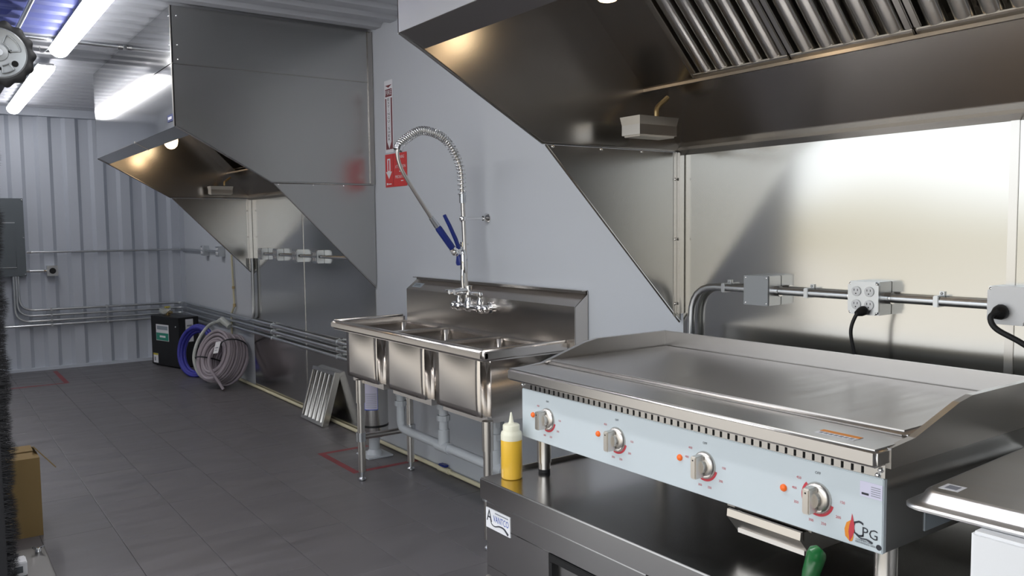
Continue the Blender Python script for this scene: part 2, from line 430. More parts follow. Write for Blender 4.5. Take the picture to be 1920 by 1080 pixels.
    # small blue maker sticker on the front panel by the near corner
    if far:
        b = B(); b.box(fx-.003, fx, y0+.02, y0+.15, 2.025, 2.065); s_ = part(b, 'sticker', 'blue_sticker', t, 0)
        b = B(); b.box(fx-.0045, fx-.003, y0+.05, y0+.13, 2.037, 2.052); part(b, 'print', 'paper', s_, 0)
        b = B(); b.box(fx-.006, fx-.001, y0, y0+.008, 1.99, zt); part(b, 'corner_edge', 'brushed', t, 0)
        for z in (2.36, 2.44, 2.6):
            for q in ((fx+.03, y0-.002, z), (fx-.003, y0+.03, z)): b = B(); b.ball(q, .0055, seg=8); part(b, 'rivet', 'chrome', t)
        b = B(); b.box(fx-.004, fx, y0+1.05, y0+1.056, 1.985, 2.0); b.tube([(fx, y0+1.05, 1.992), (1.30, y0+1.05, 1.948)], .004, 6); part(b, 'lip_joint', 'brushed', t)
    return t
hood(4.96, 7.42, 2.655, 'far stainless exhaust hood below the strip light, in front of the corrugated wall', True)
hood(-.17, 2.294, 2.655, 'near stainless exhaust hood with baffle filters over the griddle', False)

# baffle filter: local u = width, v = height, n = towards viewer
def baffle_filter(mx, wd, ht, dp, label, group, loc, bright='steel'):
    t = thing('baffle_filter', label, 'grease filter', loc, group)
    f_ = .026
    b = B(mx)
    b.box(0, wd, 0, f_, -dp, 0, .003); b.box(0, wd, ht-f_, ht, -dp, 0, .003); b.box(0, f_*.8, f_, ht-f_, -dp, 0, .003); b.box(wd-f_*.8, wd, f_, ht-f_, -dp, 0, .003)
    part(b, 'filter_frame', bright, t)
    b = B(mx); b.box(f_*.8, wd-f_*.8, f_, ht-f_, -dp, -dp+.003); part(b, 'back_sheet', 'steel_dark', t, 0)
    n = 5; p = (wd-2*f_*.8)/n
    for i in range(n):
        c = f_*.8+p*(i+.5); b = B(mx); r = p*.36
        poly = [(c+r*math.cos(a), -.013+.012*math.sin(a)) for a in [k*PI/8 for k in range(9)]]
        poly += [(c-r, -.024), (c-r+.003, -.024), (c-r+.003, -.014)]
        poly += [(c+(r-.003)*math.cos(a), -.015+.011*math.sin(a)) for a in [PI-k*PI/8 for k in range(9)]] + [(c+r-.003, -.024), (c+r, -.024)]
        # poly in (u, n) extruded along v
        b.prism(poly, 1, f_-.004, ht-f_+.004); part(b, 'baffle', bright, t, 50)
    return t
s2 = math.sqrt(.5)
names = ['first baffle filter from the blank panel in the near hood', 'second baffle filter from the blank panel in the near hood', 'third baffle filter from the blank panel, at the right image edge']
for i in range(5):
    ya = 2.052-.4*i
    if ya-.395 < -.17: break
    # width runs towards -y, height up the slope (towards -x, +z); normal faces down and to the left
    mx = frame((2.243, ya, 1.905), (0, -1, 0), (-s2, 0, s2))
    lab = names[i] if i < 3 else 'baffle filter in the near hood above the white appliance, number %s from the blank panel' % ('four' if i == 3 else 'five')
    baffle_filter(mx, .395, .47, .045, lab, 'baffle filters in the near hood', (2.1, ya-.2, 1.9), 'steel')

# stainless wall cladding
def cladding(y0, y1, z0, seams, label):
    t = thing('wall_cladding', label, 'wall cladding', (WX, (y0+y1)/2, z0), None)
    ys = [y0]+seams+[y1]
    for p, q in zip(ys, ys[1:]):
        b = B(); b.box(WX-.004, WX, p+.001, q-.001, z0, 1.70); part(b, 'steel_sheet', 'steel_wavy', t, 0)
    for s_ in seams:
        b = B(); b.box(WX-.007, WX-.004, s_-.012, s_+.012, z0, 1.70, .001); part(b, 'joint_strip', 'steel', t)
cladding(4.98, 7.45, .002, [6.22], 'dull stainless wall sheet under the far hood, down to the floor')
cladding(-.2, 2.282, .05, [1.08], 'bright wavy stainless wall sheet behind the griddle')
# ------------------------------------------------------------------ three-bowl sink
def sink():
    t = thing('three_bowl_sink', 'stainless three-bowl sink with high backsplash on tube legs', 'sink', (2.17, 3.69, 0))
    y0, y1, x0 = 2.90, 4.47, 1.895
    bx0, bx1, zb, zr = 1.945, 2.33, .555, .86
    bowls = [(3.945, 4.385), (3.44, 3.90), (2.955, 3.395)]
    for p, q in bowls:
        bb = bmesh.new(); bmesh.ops.create_cube(bb, size=1)
        for v in bb.verts: v.co = V(((bx0+bx1)/2+v.co.x*(bx1-bx0), (p+q)/2+v.co.y*(q-p), (zb+zr)/2+v.co.z*(zr-zb)))
        top = [f for f in bb.faces if f.normal.z > .9]
        es = [e for e in bb.edges if not all(v.co.z > zr-.01 for v in e.verts)]
        bmesh.ops.bevel(bb, geom=es, offset=.032, segments=4, affect='EDGES')
        bmesh.ops.delete(bb, geom=[f for f in bb.faces if f.normal.z > .9], context='FACES')
        ff = min((f for f in bb.faces if f.normal.x < -.9), key=lambda f: -f.calc_area()); bmesh.ops.delete(bb, geom=[ff], context='FACES_ONLY')
        bb.faces.ensure_lookup_table(); N_ = 10; r_ = .032; G = []
        for i in range(N_+1):
            u = i/N_; row = []
            for k in range(N_+1):
                v_ = k/N_; row.append(bb.verts.new((bx0-.007*(1-(2*u-1)**2)*(1-(2*v_-1)**2), p+r_+(q-p-2*r_)*u, zb+r_+(zr-zb-r_)*v_)))
            G.append(row)
        for i in range(N_):
            for k in range(N_): bb.faces.new((G[i][k], G[i][k+1], G[i+1][k+1], G[i+1][k]))
        bmesh.ops.remove_doubles(bb, verts=bb.verts[:], dist=1e-5); bmesh.ops.recalc_face_normals(bb, faces=bb.faces[:])
        b = B(); b.merge(bb); o = part(b, 'bowl', 'steel_bowl', t, 50)
        m = o.modifiers.new('thick', 'SOLIDIFY'); m.thickness = .004; m.offset = -1
        b = B(); b.lathe([(.045, 0), (.045, .004), (.03, .006), (.03, .002)], ((bx0+bx1)/2+.02, (p+q)/2, zb+.004)); part(b, 'drain_strainer', 'chrome', o)
    # deck strips between bowls
    b = B(); zt = .868
    b.box(x0+.03, bx0+.006, y0+.02, y1-.02, zr-.006, zt, .002); b.box(bx1-.006, 2.37, y0+.02, y1-.02, zr-.006, zt, .002)
    for p, q in ((y0+.02, 2.961), (3.389, 3.446), (3.894, 3.951), (4.379, y1-.02)): b.box(bx0, bx1, p, q, zr-.006, zt, .003)
    part(b, 'deck', 'steel_sink', t)
    # rolled rim on three sides
    b = B()
    b.box(x0, x0+.045, y0, y1, .842, .893, .014, 3); part(b, 'front_rim', 'steel_sink', t, 50)
    for p in (y0, y1-.035):
        b = B(); b.box(x0+.005, 2.362, p, p+.035, .842, .897, .012, 3); part(b, 'side_rim', 'steel_sink', t, 50)
    b = B(); b.prism([(2.357, .862), (2.362, .862), (2.362, 1.048), (2.43, 1.10), (2.43, 1.118), (2.426, 1.118), (2.426, 1.103), (2.357, 1.05)], 1, 2.853, 4.41)
    for p in (2.853, 4.406): b.prism([(2.36, .862), (2.434, .862), (2.434, 1.118), (2.426, 1.118), (2.426, 1.103), (2.36, 1.05)], 1, p, p+.004)
    b.box(2.40, 2.434, 2.853, 4.41, 1.116, 1.119); bs = part(b, 'backsplash', 'steel_sink', t, 0)
    mxs = frame((2.388, 4.322, 1.073), (0, -1, 0), (.068, 0, .052))
    b = B(mxs); b.box(-.052, .052, -.018, .018, 0, .001); part(b, 'maker_label', 'tag_foil', bs, 0)
    b = B(mxs); b.box(-.04, .02, .002, .009, .001, .0016); b.box(-.04, .035, -.008, -.004, .001, .0016); part(b, 'label_print', 'panel_grey', bs, 0)
    # legs
    for lx, ly in ((1.975, 4.262), (2.29, 4.275), (1.975, 2.985), (2.29, 2.985)):
        b = B(); b.cyl((lx, ly, .05), (lx, ly, .46), .0205, 16)
        lg = part(b, 'leg', 'brushed', t)
        b = B(); b.cyl((lx, ly, .44), (lx, ly, .57), .025, 16); part(b, 'leg_socket', 'brushed', lg)
        b = B(); b.lathe([(.014, 0), (.02, .004), (.02, .012), (.012, .02), (.012, .055)], (lx, ly, 0)); part(b, 'foot', 'galvanised', lg)
    for ly in (4.268, 2.985):
        b = B(); b.cyl((1.975, ly, .245), (2.29, ly, .245), .017, 12); br = part(b, 'cross_brace', 'steel_sink', t)
        for lx in (1.975, 2.29):
            b = B(); b.cyl((lx, ly, .222), (lx, ly, .272), .027, 14); part(b, 'brace_clamp', 'galvanised', br)
    # drain pipework
    px = 2.15
    b = B(); b.tube(fillet([(px, 4.12, .56), (px, 4.12, .30), (px, 4.02, .295), (px, 2.9, .285)], .07), .024, 14)
    b.cyl((px, 3.655, .30), (px, 3.655, .56), .024); b.cyl((px, 3.17, .29), (px, 3.17, .56), .024)
    pp = part(b, 'drain_pipe', 'pvc_grey', t, 50)
    for y in (4.12, 3.655, 3.17):
        for z in (.50, .44): b = B(); b.cyl((px, y, z-.014), (px, y, z+.014), .034, 10); part(b, 'slip_nut', 'pvc_grey', pp)
    for y in (3.655, 3.17): b = B(); b.cyl((px, y, .30), (px, y, .38), .030, 14); b.cyl((px, y-.06, .2895), (px, y+.06, .2905), .030, 14); part(b, 'tee', 'pvc_grey', pp)
    b = B(); b.cyl((2.12, 3.04, .02), (2.12, 3.04, .50), .03, 14); b.cyl((2.12, 3.04, .30), (2.12, 3.04, .38), .036, 14); part(b, 'stand_pipe', 'pvc_grey', pp)
sink()

def faucet():
    Yf = 3.655; X = 2.285
    t = thing('pre_rinse_faucet', 'chrome pre-rinse faucet with spring hose and blue spray handle above the sink', 'faucet', (X, Yf, .99))
    Yt = Yf; Yf = 3.612
    b = B(); b.cyl((X+.005, Yf-.15, 1.0), (X+.005, Yf+.15, 1.0), .015, 14)
    for s_ in (-1, 1):
        b.cyl((X+.005, Yf+.10*s_, 1.0), (2.358, Yf+.10*s_, 1.0), .014, 12); b.cyl((2.345, Yf+.10*s_, 1.0), (2.358, Yf+.10*s_, 1.0), .030, 16)
        b.ball((X+.005, Yf+.10*s_, 1.0), .026); b.ball((X+.005, Yf+.15*s_, 1.0), .022)
    b.ball((X, Yf, 1.0), .024); b.lathe([(.02, 0), (.024, .015), (.018, .035), (.012, .05)], (X, Yf, 1.0))
    body = part(b, 'valve_body', 'chrome', t, 50)
    for s_ in (-1, 1):
        b = B(); y = Yf+.10*s_
        b.lathe([(.016, 0), (.018, .02), (.012, .03), (.012, .05), (.018, .055), (.014, .066)], (X+.005, y, 1.015))
        b.tube([(X+.005, y, 1.072), (X-.03, y+.01*s_, 1.078), (X-.065, y+.02*s_, 1.082)], [.008, .009, .006], 10); part(b, 'handle', 'chrome', body, 50)
    # swing spout of the added tap on the riser, with its own handle
    b = B(); z = 1.085
    b.cyl((X, Yf, z-.02), (X, Yf, z+.025), .021); b.tube([(X, Yf, z), (X-.05, Yf, z+.002), (X-.085, Yf, z-.004)], [.017, .016, .013], 12); b.cyl((X-.10, Yf, z), (X-.115, Yf, z-.002), .011)
    b.tube(spline([(X-.03, Yf, z+.01), (X-.034, Yf, z+.06), (X-.03, Yf, z+.12), (X-.02, Yf, z+.17), (X-.022, Yf, z+.185)]), .0105, 10)
    part(b, 'add_on_tap', 'chrome', t, 50)
    b = B(); b.lathe([(.012, 0), (.016, .02), (.016, .09), (.010, .115), (.004, .12)], (X-.026, Yf+.002, z+.09)); part(b, 'tap_lever', 'chrome', t, 50)
    Yb = 3.628; Yf = Yt
    b = B(); b.cyl((X, Yb, 1.02), (X, Yf, 1.56), .0105, 14); part(b, 'riser', 'brushed', t)
    b = B(); b.cyl((X, Yf, 1.53), (X, Yf, 1.585), .0165, 14)
    for k in range(5): b.cyl((X, Yf, 1.537+.01*k), (X, Yf, 1.541+.01*k), .0185, 14)
    part(b, 'ferrule', 'galvanised', t)
    b = B(); b.cyl((X, Yf, 1.45), (2.435, Yf, 1.452), .0075, 10); b.ball((X, Yf, 1.45), .019, seg=12); b.lathe([(.028, 0), (.028, .006), (.015, .018), (.013, .03)], (2.4375, Yf, 1.452), (-1, 0, 0)); part(b, 'wall_bracket', 'chrome', t, 50)
    # hose centreline (arches out over the bowls)
    pts36 = [(2.25, 1.57), (2.237, 1.716), (2.156, 1.839), (2.037, 1.876), (1.949, 1.838), (1.893, 1.78), (1.902, 1.705), (1.955, 1.615), (2.067, 1.456)]
    pts37 = [(2.313, 1.575), (2.299, 1.725), (2.216, 1.851), (2.093, 1.889), (2.003, 1.85), (1.946, 1.79), (1.955, 1.713), (2.010, 1.620), (2.124, 1.458)]
    pts = [V((a[0]+.55*(c[0]-a[0]), Yf, a[1]+.55*(c[1]-a[1]))) for a, c in zip(pts36, pts37)]
    hp = spline(pts, 14)
    b = B(); b.tube(hp, .0095, 10); part(b, 'hose', 'brushed', t, 50)
    # spring: from the ferrule to the end of the arch, coils open near the ferrule
    n_end = 14*5; path = hp[:n_end+1]; acc = [0]
    for a, c in zip(path, path[1:]): acc.append(acc[-1]+(c-a).length)
    Ltot = acc[-1]; sp = []; ph = 0; steps = 900
    for k in range(steps+1):
        s_ = Ltot*k/steps; i = max(j for j in range(len(acc)) if acc[j] <= s_+1e-9); i = min(i, len(path)-2)
        u = (s_-acc[i])/(acc[i+1]-acc[i]); p = path[i].lerp(path[i+1], u); tg = (path[i+1]-path[i]).normalized()
        nrm = V((0, 1, 0)); bn = tg.cross(nrm)
        pitch = .024-.0125*min(1, s_/Ltot*1.8)
        ph += 2*PI*(Ltot/steps)/pitch
        sp.append(p+(nrm*math.cos(ph)+bn*math.sin(ph))*.0205)
    b = B(); b.tube(sp, .0032, 6); part(b, 'spring', 'chrome', t, 60)
    e = hp[n_end]; b = B(); d = (hp[n_end]-hp[n_end-2]).normalized(); b.cyl(e-d*.02, e+d*.004, .0235, 14); part(b, 'spring_end', 'chrome', t)
    # spray handle
    q = lambda x36, z36, x37, z37: V((x36+.55*(x37-x36), Yf, z36+.55*(z37-z36)))
    a = q(2.067, 1.456, 2.124, 1.458); h0 = q(2.102, 1.411, 2.16, 1.412); h1 = q(2.186, 1.304, 2.246, 1.302); hd = q(2.222, 1.262, 2.285, 1.256)
    b = B(); b.tube([a, h0], [.013, .016], 12); part(b, 'coupling', 'galvanised', t)
    b = B(); b.tube([h0, h0.lerp(h1, .1), h0.lerp(h1, .9), h1], [.014, .018, .0175, .016], 14); part(b, 'grip', 'blue_grip', t, 50)
    b = B(); b.tube([h1, h1.lerp(hd, .6)], [.018, .02], 12); b.ball(h1.lerp(hd, .4), .022, seg=12); b.cyl(h1.lerp(hd, .5), hd, .01, 10); part(b, 'spray_valve', 'chrome', t, 50)
    lv = h1+V((.022, 0, .012))
    b = B(); b.tube([lv+V((.018, 0, -.018)), lv+V((-.0, 0, .03)), lv+V((-.035, 0, .10)), lv+V((-.066, 0, .155))], [.010, .011, .010, .009], 10); part(b, 'trigger', 'blue_grip', t, 50)
    dn = V((.55, 0, -.83)).normalized()
    b = B(); b.lathe([(.010, -.01), (.014, 0), (.03, .022), (.032, .034), (.026, .038)], hd, dn); part(b, 'spray_head', 'blue_grip', t, 50)
    b = B(); b.tube(fillet([(X-.02, Yf, 1.318), (X+.03, Yf, 1.32)], .01), .005, 8); b.cyl((X, Yf, 1.308), (X, Yf, 1.332), .016); part(b, 'hook', 'chrome', t)
faucet()

# ------------------------------------------------------------------ refrigerated base
def chef_base():
    x0, y0, y1, zt = 1.452, .775, 2.247, .595
    t = thing('refrigerated_base', 'low stainless refrigerated base carrying the griddle and the mustard bottle', 'refrigerator', (1.93, 1.5, 0))
    b = B(); b.box(x0, 2.42, y0, y1, .527, zt, .004); top = part(b, 'top', 'steel_base', t)
    b = B(); b.box(x0+.12, 2.42, y1-.012, y1, zt-.004, zt+.012, .003); b.box(2.405, 2.42, y0, y1-.012, zt-.004, zt+.008, .003); part(b, 'raised_edge', 'brushed', top)
    fx = 1.472
    b = B(); b.box(fx+.02, 2.40, y0+.012, y1-.012, .13, .527); part(b, 'body', 'steel_base', t, 0)
    b = B(); b.box(fx+.006, fx+.03, y0+.015, y1-.015, .516, .527); part(b, 'gasket_gap', 'void', t, 0)
    dr = None
    for a, c in ((1.505, y1-.006), (y0+.006, 1.497)):
        ya, yb, za, zc = c-.335, c-.62, .445, .305       # handle pocket
        b = B()
        b.box(fx, fx+.022, yb if False else a, c, zc*0+.447, .516, .003)
        b.box(fx, fx+.022, a, c, .27, zc, .003)
        b.box(fx, fx+.022, ya+.0, c, zc-.004, .45, .003); b.box(fx, fx+.022, a, yb, zc-.004, .45, .003)
        dr = part(b, 'drawer', 'steel_base', t)
        b = B(); b.box(fx-.003, fx+.02, yb, ya, za-.022, za, .002); b.box(fx-.003, fx+.02, yb, ya, zc, zc+.02, .002); b.box(fx-.003, fx+.02, ya-.018, ya, zc+.02, za-.022, .002); b.box(fx-.003, fx+.02, yb, yb+.018, zc+.02, za-.022, .002)
        hf = part(b, 'handle_frame', 'black', dr)
        b = B(); b.box(fx+.015, fx+.02, yb+.018, ya-.018, zc+.02, za-.022); part(b, 'handle_pocket', 'steel_side', hf if False else dr, 0)
        b = B(); b.box(fx, fx+.022, a, c, .14, .262, .003); part(b, 'lower_drawer', 'steel_base', t)
        b = B(); b.box(fx-.006, fx+.01, a, c, .258, .268, .002); part(b, 'drawer_trim', 'brushed', t)
    # maker badge
    b = B(); b.box(fx-.002, fx, 2.103, 2.238, .432, .497); bd = part(b, 'badge', 'paper', t, 0)
    cx = fx-.0026
    text('badge_lettering', 'A', .055, FX(cx, 2.218, .472), 'dark_ink', bd, .030)
    text('badge_lettering', 'VANTCO', .030, FX(cx, 2.152, .469), 'blue_ink', bd, .086)
    b = B(); b.box(cx-.0002, cx, 2.112, 2.185, .487, .4905); part(b, 'badge_small_print', 'grey_ink', bd, 0)
    b = B(); b.tube([(cx, y, z) for y, z in [(q.x, q.y) for q in spline([(2.212, .466, 0), (2.205, .450, 0), (2.188, .445, 0), (2.16, .452, 0), (2.135, .451, 0), (2.118, .442, 0), (2.112, .438, 0)])]], [.0008+.00006*i for i in range(49)], 6); part(b, 'badge_swoosh', 'dark_ink', bd)
    # casters
    for cx_, cy_ in ((1.56, .86), (1.56, 2.15), (2.3, .86), (2.3, 2.15)):
        b = B(); b.box(cx_-.03, cx_+.03, cy_-.03, cy_+.03, .125, .13); b.box(cx_-.025, cx_+.025, cy_-.022, cy_-.018, .05, .128); b.box(cx_-.025, cx_+.025, cy_+.018, cy_+.022, .05, .128)
        cs = part(b, 'caster', 'galvanised', t); b = B(); b.cyl((cx_, cy_-.016, .05), (cx_, cy_+.016, .05), .05, 20); part(b, 'wheel', 'rubber', cs)
chef_base()

# ------------------------------------------------------------------ griddle
def griddle():
    px = 1.585; y0, y1 = .935, 2.19
    t = thing('electric_griddle', 'wide countertop electric griddle with four knobs on a pale blue front', 'griddle', (1.93, 1.56, .595))
    b = B(); b.box(px+.015, 2.30, y0+.003, y1-.003, .722, .94); part(b, 'body', 'steel_side', t, 0)
    b = B(); b.box(px, px+.014, y0, y1, .722, .880, .002); cp = part(b, 'control_panel', 'panel_paint', t)
    b = B(); b.box(px+.004, px+.016, y0, y1, .880, .912); vs_ = part(b, 'vent_strip', 'steel_side', t, 0)
    b = B(); n = 50
    for i in range(n):
        y = 2.145-(2.145-.985)*i/(n-1); b.box(px+.0025, px+.008, y-.0024, y+.0024, .882, .907)
    part(b, 'vent_slots', 'void', vs_, 0)
    b = B()
    for y, z in ((.938, .897), (.944, .885), (2.182, .892)): b.ball((px+.003, y+.006, z), .006, seg=10)
    part(b, 'screws', 'chrome', vs_)
    # front ledge, rounded
    b = B(); b.box(1.548, 1.70, .931, 2.2225, .907, .946, .007, 3); ld = part(b, 'front_ledge', 'steel_griddle', t, 50)
    b = B(); b.box(1.585, 1.622, 1.005, 1.10, .9462, .9466); wl = part(b, 'warning_label', 'paper', ld, 0)
    b = B(); b.box(1.606, 1.6225, 1.005, 1.10, .9466, .9469); part(b, 'label_band', 'orange', wl, 0)
    b = B()
    for i in range(7): b.box(1.590, 1.601, 1.012+.012*i, 1.020+.012*i, .9466, .9469)
    part(b, 'label_print', 'grey_ink', wl, 0)
    # cooking plate
    b = B(); b.box(1.70, 2.262, .955, 2.205, .936, .958, .009, 3); part(b, 'cooking_plate', 'plate_steel', t, 50)
    b = B(); b.box(2.262, 2.272, .935, 2.222, .90, 1.012, .002); part(b, 'back_guard', 'steel_griddle', t)
    side = [(1.60, .943), (1.69, .951), (1.872, 1.003), (1.93, 1.012), (2.272, 1.012), (2.272, .90), (1.60, .90)]
    for ya in (.929, 2.2085):
        b = B(); b.prism(side, 1, ya, ya+.016); part(b, 'side_guard', 'steel_griddle', t, 0)
    # knobs, lamps and printed scale
    for i, (ky, ly) in enumerate(((2.054, 2.129), (1.735, 1.814), (1.411, 1.495), (1.088, 1.176))):
        kz = .8025
        b = B(); ang = [math.radians(a) for a in range(-200, 66 if i == 3 else 26, 6)]
        # printed red scale ring (view angle measured from straight up, clockwise seen from the front)
        def P(a, r): return (px-.0006, ky-r*math.cos(a), kz+r*math.sin(a))
        arcs = [(-15, -110)] if i < 3 else [(-15, -125), (135, 215)]
        for a0, a1 in arcs:
            m_ = 14
            for k in range(m_):
                u0 = math.radians(a0+(a1-a0)*k/m_); u1 = math.radians(a0+(a1-a0)*(k+1)/m_)
                b.face([P(u0, .0355), P(u1, .0355), P(u1, .041), P(u0, .041)])
        part(b, 'scale_ring', 'red_ink', cp, 0)
        text('scale_off', 'OFF', .0085, FX(px-.0006, ky+.0, kz+.055), 'dark_ink', cp)
        for tx, a in (('150', 5), ('200', -32), ('250', -75), ('300', -105), ('350', -155 if i == 3 else -400), ('400', 172), ('450', 143)):
            if a < -360: continue
            if i < 2 and a in (172,): continue
            r = .056; text('scale_number', tx, .0085, FX(px-.0006, ky-r*math.cos(math.radians(a))*1.08, kz+r*math.sin(math.radians(a))), 'red_ink', cp)
        b = B(); b.lathe([(.035, 0), (.035, .003), (.031, .010), (.024, .013), (.019, .0135), (.019, .026)], (px, ky, kz), (-1, 0, 0), 28); kb = part(b, 'knob', 'brushed', t, 40)
        tl = 0 if i else 0
        b = B(); b.box(px-.045, px-.012, ky-.0095, ky+.0095, kz-.0285, kz+.0285, .003); part(b, 'knob_grip', 'brushed', kb)
        b = B(); b.box(px-.0455, px-.045, ky-.0018, ky+.0018, kz+.017, kz+.0205); part(b, 'knob_mark', 'black', kb, 0)
        b = B(); b.lathe([(.0085, 0), (.0085, .003), (.0065, .006), (.002, .0075)], (px, ly, .803), (-1, 0, 0), 14); part(b, 'indicator_lamp', 'orange_lens', t, 50)
    # maker logo: flame, letters, small lines
    cx = px-.0007
    lg = text('logo_lettering', 'C', .050, FX(cx, .991, .760), 'dark_ink', cp, .026)
    text('logo_lettering', 'PG', .030, FX(cx, .963, .757), 'dark_ink', cp, .034)
    b = B(); fl = [(1.004, .789), (1.006, .776), (1.017, .768), (1.0215, .753), (1.0195, .738), (1.009, .729), (1.003, .731), (1.0005, .74), (1.0005, .77)]
    b.face([(cx, y, z) for y, z in fl][::-1]); part(b, 'logo_flame', 'orange', cp, 0)
    b = B(); fl = [(1.004, .791), (1.0065, .776), (1.010, .764), (1.012, .75), (1.009, .729), (1.003, .740), (.9985, .752), (.9985, .768), (1.001, .778)]
    b.face([(cx-.0003, y, z) for y, z in fl][::-1]); part(b, 'logo_flame', 'red_ink', cp, 0)
    b = B(); b.tube([(cx, q.x, q.y) for q in spline([(.995, .748, 0), (.984, .743, 0), (.970, .744, 0), (.957, .740, 0)])], [.0006+.00007*i for i in range(25)], 6); part(b, 'logo_swoosh', 'dark_ink', cp)
    text('logo_small_print', 'COMMERCIAL', .006, FX(cx, .977, .7385), 'dark_ink', cp, .036)
    text('logo_small_print', 'PERFORMANCE GROUP', .0055, FX(cx, .971, .7335), 'dark_ink', cp, .050)
    b = B(); b.lathe([(.006, 0), (.006, .0006)], (px-.0001, .943, .735), (-1, 0, 0), 16); part(b, 'listing_mark', 'dark_ink', cp)
    # data sticker without its code square
    b = B(); b.box(px-.001, px, .937, .987, .834, .866); st = part(b, 'data_sticker', 'paper_lilac', cp, 0)
    b = B(); b.box(px-.0014, px-.001, .967, .983, .838, .8425); part(b, 'sticker_bar', 'dark_ink', cp, 0)
    b = B()
    for k in range(5): b.box(px-.0014, px-.001, .941, .962, .839+.0045*k, .8405+.0045*k)
    part(b, 'sticker_lines', 'grey_ink', cp, 0)
    # rating plate on the right side
    b = B(); b.box(1.75, 1.90, y0+.001, y0+.003, .735, .79); part(b, 'rating_plate', 'tag_foil', t, 0)
    # grease drawer under the panel
    b = B(); b.prism([(1.592, .708), (1.600, .708), (1.60, .690), (1.640, .645), (1.632, .643), (1.590, .690)], 1, 1.135, 1.345); b.box(1.62, 1.95, 1.145, 1.335, .645, .700); gd = part(b, 'grease_drawer', 'brushed', t, 0)
    b = B(); b.box(1.61, 2.0, 1.12, 1.36, .708, .722); part(b, 'drawer_rail', 'steel_dark', t, 0)
    # legs
    for lx, ly in ((1.655, 2.165), (2.2, 2.165), (1.655, .968), (2.2, .968)):
        b = B(); b.cyl((lx, ly, .63), (lx, ly, .725), .0235, 18); b.cyl((lx, ly, .608), (lx, ly, .632), .0205, 18); lg_ = part(b, 'leg', 'brushed', t)
        b = B(); b.cyl((lx, ly, .5955), (lx, ly, .609), .0195, 16); part(b, 'foot', 'rubber', lg_)
griddle()

def bottle():
    x, y, z = 1.534, 2.18, .5955
    t = thing('squeeze_bottle', 'clear squeeze bottle of yellow mustard on the corner of the low base', 'bottle', (x, y, z))
    b = B(); b.lathe([(.031, 0), (.0345, .004), (.0345, .122), (.0345, .128)], (x, y, z), seg=28); part(b, 'sauce', 'sauce', t, 50)
    b = B(); b.lathe([(.0347, .126), (.0347, .142), (.033, .150), (.027, .156), (.027, .158)], (x, y, z), seg=28); part(b, 'bottle_shoulder', 'translucent', t, 50)
    b = B(); b.lathe([(.0275, .152), (.0275, .172), (.024, .176), (.012, .178), (.008, .183), (.0025, .214), (.002, .214)], (x, y, z), seg=24); part(b, 'nozzle_cap', 'translucent', t, 50)
bottle()

def scraper():
    t = thing('scraper', 'green plastic handled griddle scraper standing in front of the griddle', 'scraper', (1.53, 1.06, .5955))
    b = B(); d0 = V((1.55, 1.085, .62)); d1 = V((1.508, 1.034, .716))
    b.tube([d0, d0.lerp(d1, .3), d0.lerp(d1, .9), d1, d1+V((.006, -.003, .006))], [.014, .0185, .020, .018, .010], 16); part(b, 'handle', 'green_plastic', t, 60)
    b = B(); e = V((1.56, 1.097, .5965)); b.tube([d0, e+V((0, 0, .006))], [.010, .006], 8); b.box(1.545, 1.60, 1.05, 1.14, .5957, .600); part(b, 'blade', 'brushed', t)
scraper()

# ------------------------------------------------------------------ white appliance and sheet pan
b = B(); b.box(1.565, 2.38, -.05, .752, .02, .832, .006); ap = part(b, 'white_appliance', 'white_enamel')
tag(ap, 'white enamel chest appliance below the upturned sheet pan, bottom right', 'appliance')
b = B(); b.box(1.5655-.003, 1.565, .10, .16, .62, .66); b2 = part(b, 'faded_print', 'white_plastic', ap, 0)
b = B(); b.box(1.58, 2.34, 0, .68, 0, .022); part(b, 'plinth', 'black', ap, 0)
def sheet_pan():
    a = math.radians(3.0); mx = Matrix.Translation((1.583, .900, .8325)) @ Matrix.Rotation(a, 4, 'Z')
    t = thing('sheet_pan', 'upturned aluminium sheet pan with a small sticker, right of the griddle', 'baking tray', (1.9, .7, .8325))
    # local: x back, y negative towards the right
    def ring(ins, z, r, lx=.66, ly=.46, n=5):
        pts = []
        for cx, cy, a0 in ((ins+r, -ins-r, 90), (ins+r, -ly+ins+r, 180), (lx-ins-r, -ly+ins+r, 270), (lx-ins-r, -ins-r, 0)):
            for k in range(n+1):
                q = math.radians(a0+90*k/n); pts.append((cx+r*math.cos(q), cy+r*math.sin(q), z))
        return pts
    rs = [ring(.004, .0005, .034), ring(0, .003, .036), ring(0, .009, .036), ring(.005, .0125, .034), ring(.013, .0115, .03), ring(.019, .016, .03), ring(.028, .034, .032), ring(.032, .0375, .03), ring(.036, .0385, .03)]
    b = B(mx); vs_ = [[b.bm.verts.new(mx @ V(p)) for p in r] for r in rs]
    for A, C in zip(vs_, vs_[1:]):
        for k in range(len(A)): b.bm.faces.new((A[k], A[(k+1) % len(A)], C[(k+1) % len(A)], C[k]))
    part(b, 'rim', 'alu', t, 60)
    b = B(mx); b.face(ring(.036, .0386, .03)); b.face(ring(.036, .036, .03)[::-1]); part(b, 'pan_bottom', 'alu_bottom', t, 0)
    b = B(mx); b.box(.060, .103, -.086, -.048, .0387, .0391); s_ = part(b, 'sticker', 'paper', t, 0)
    b = B(mx); b.box(.069, .094, -.079, -.056, .0391, .0394); part(b, 'sticker_print', 'grey_ink', s_, 0)
sheet_pan()
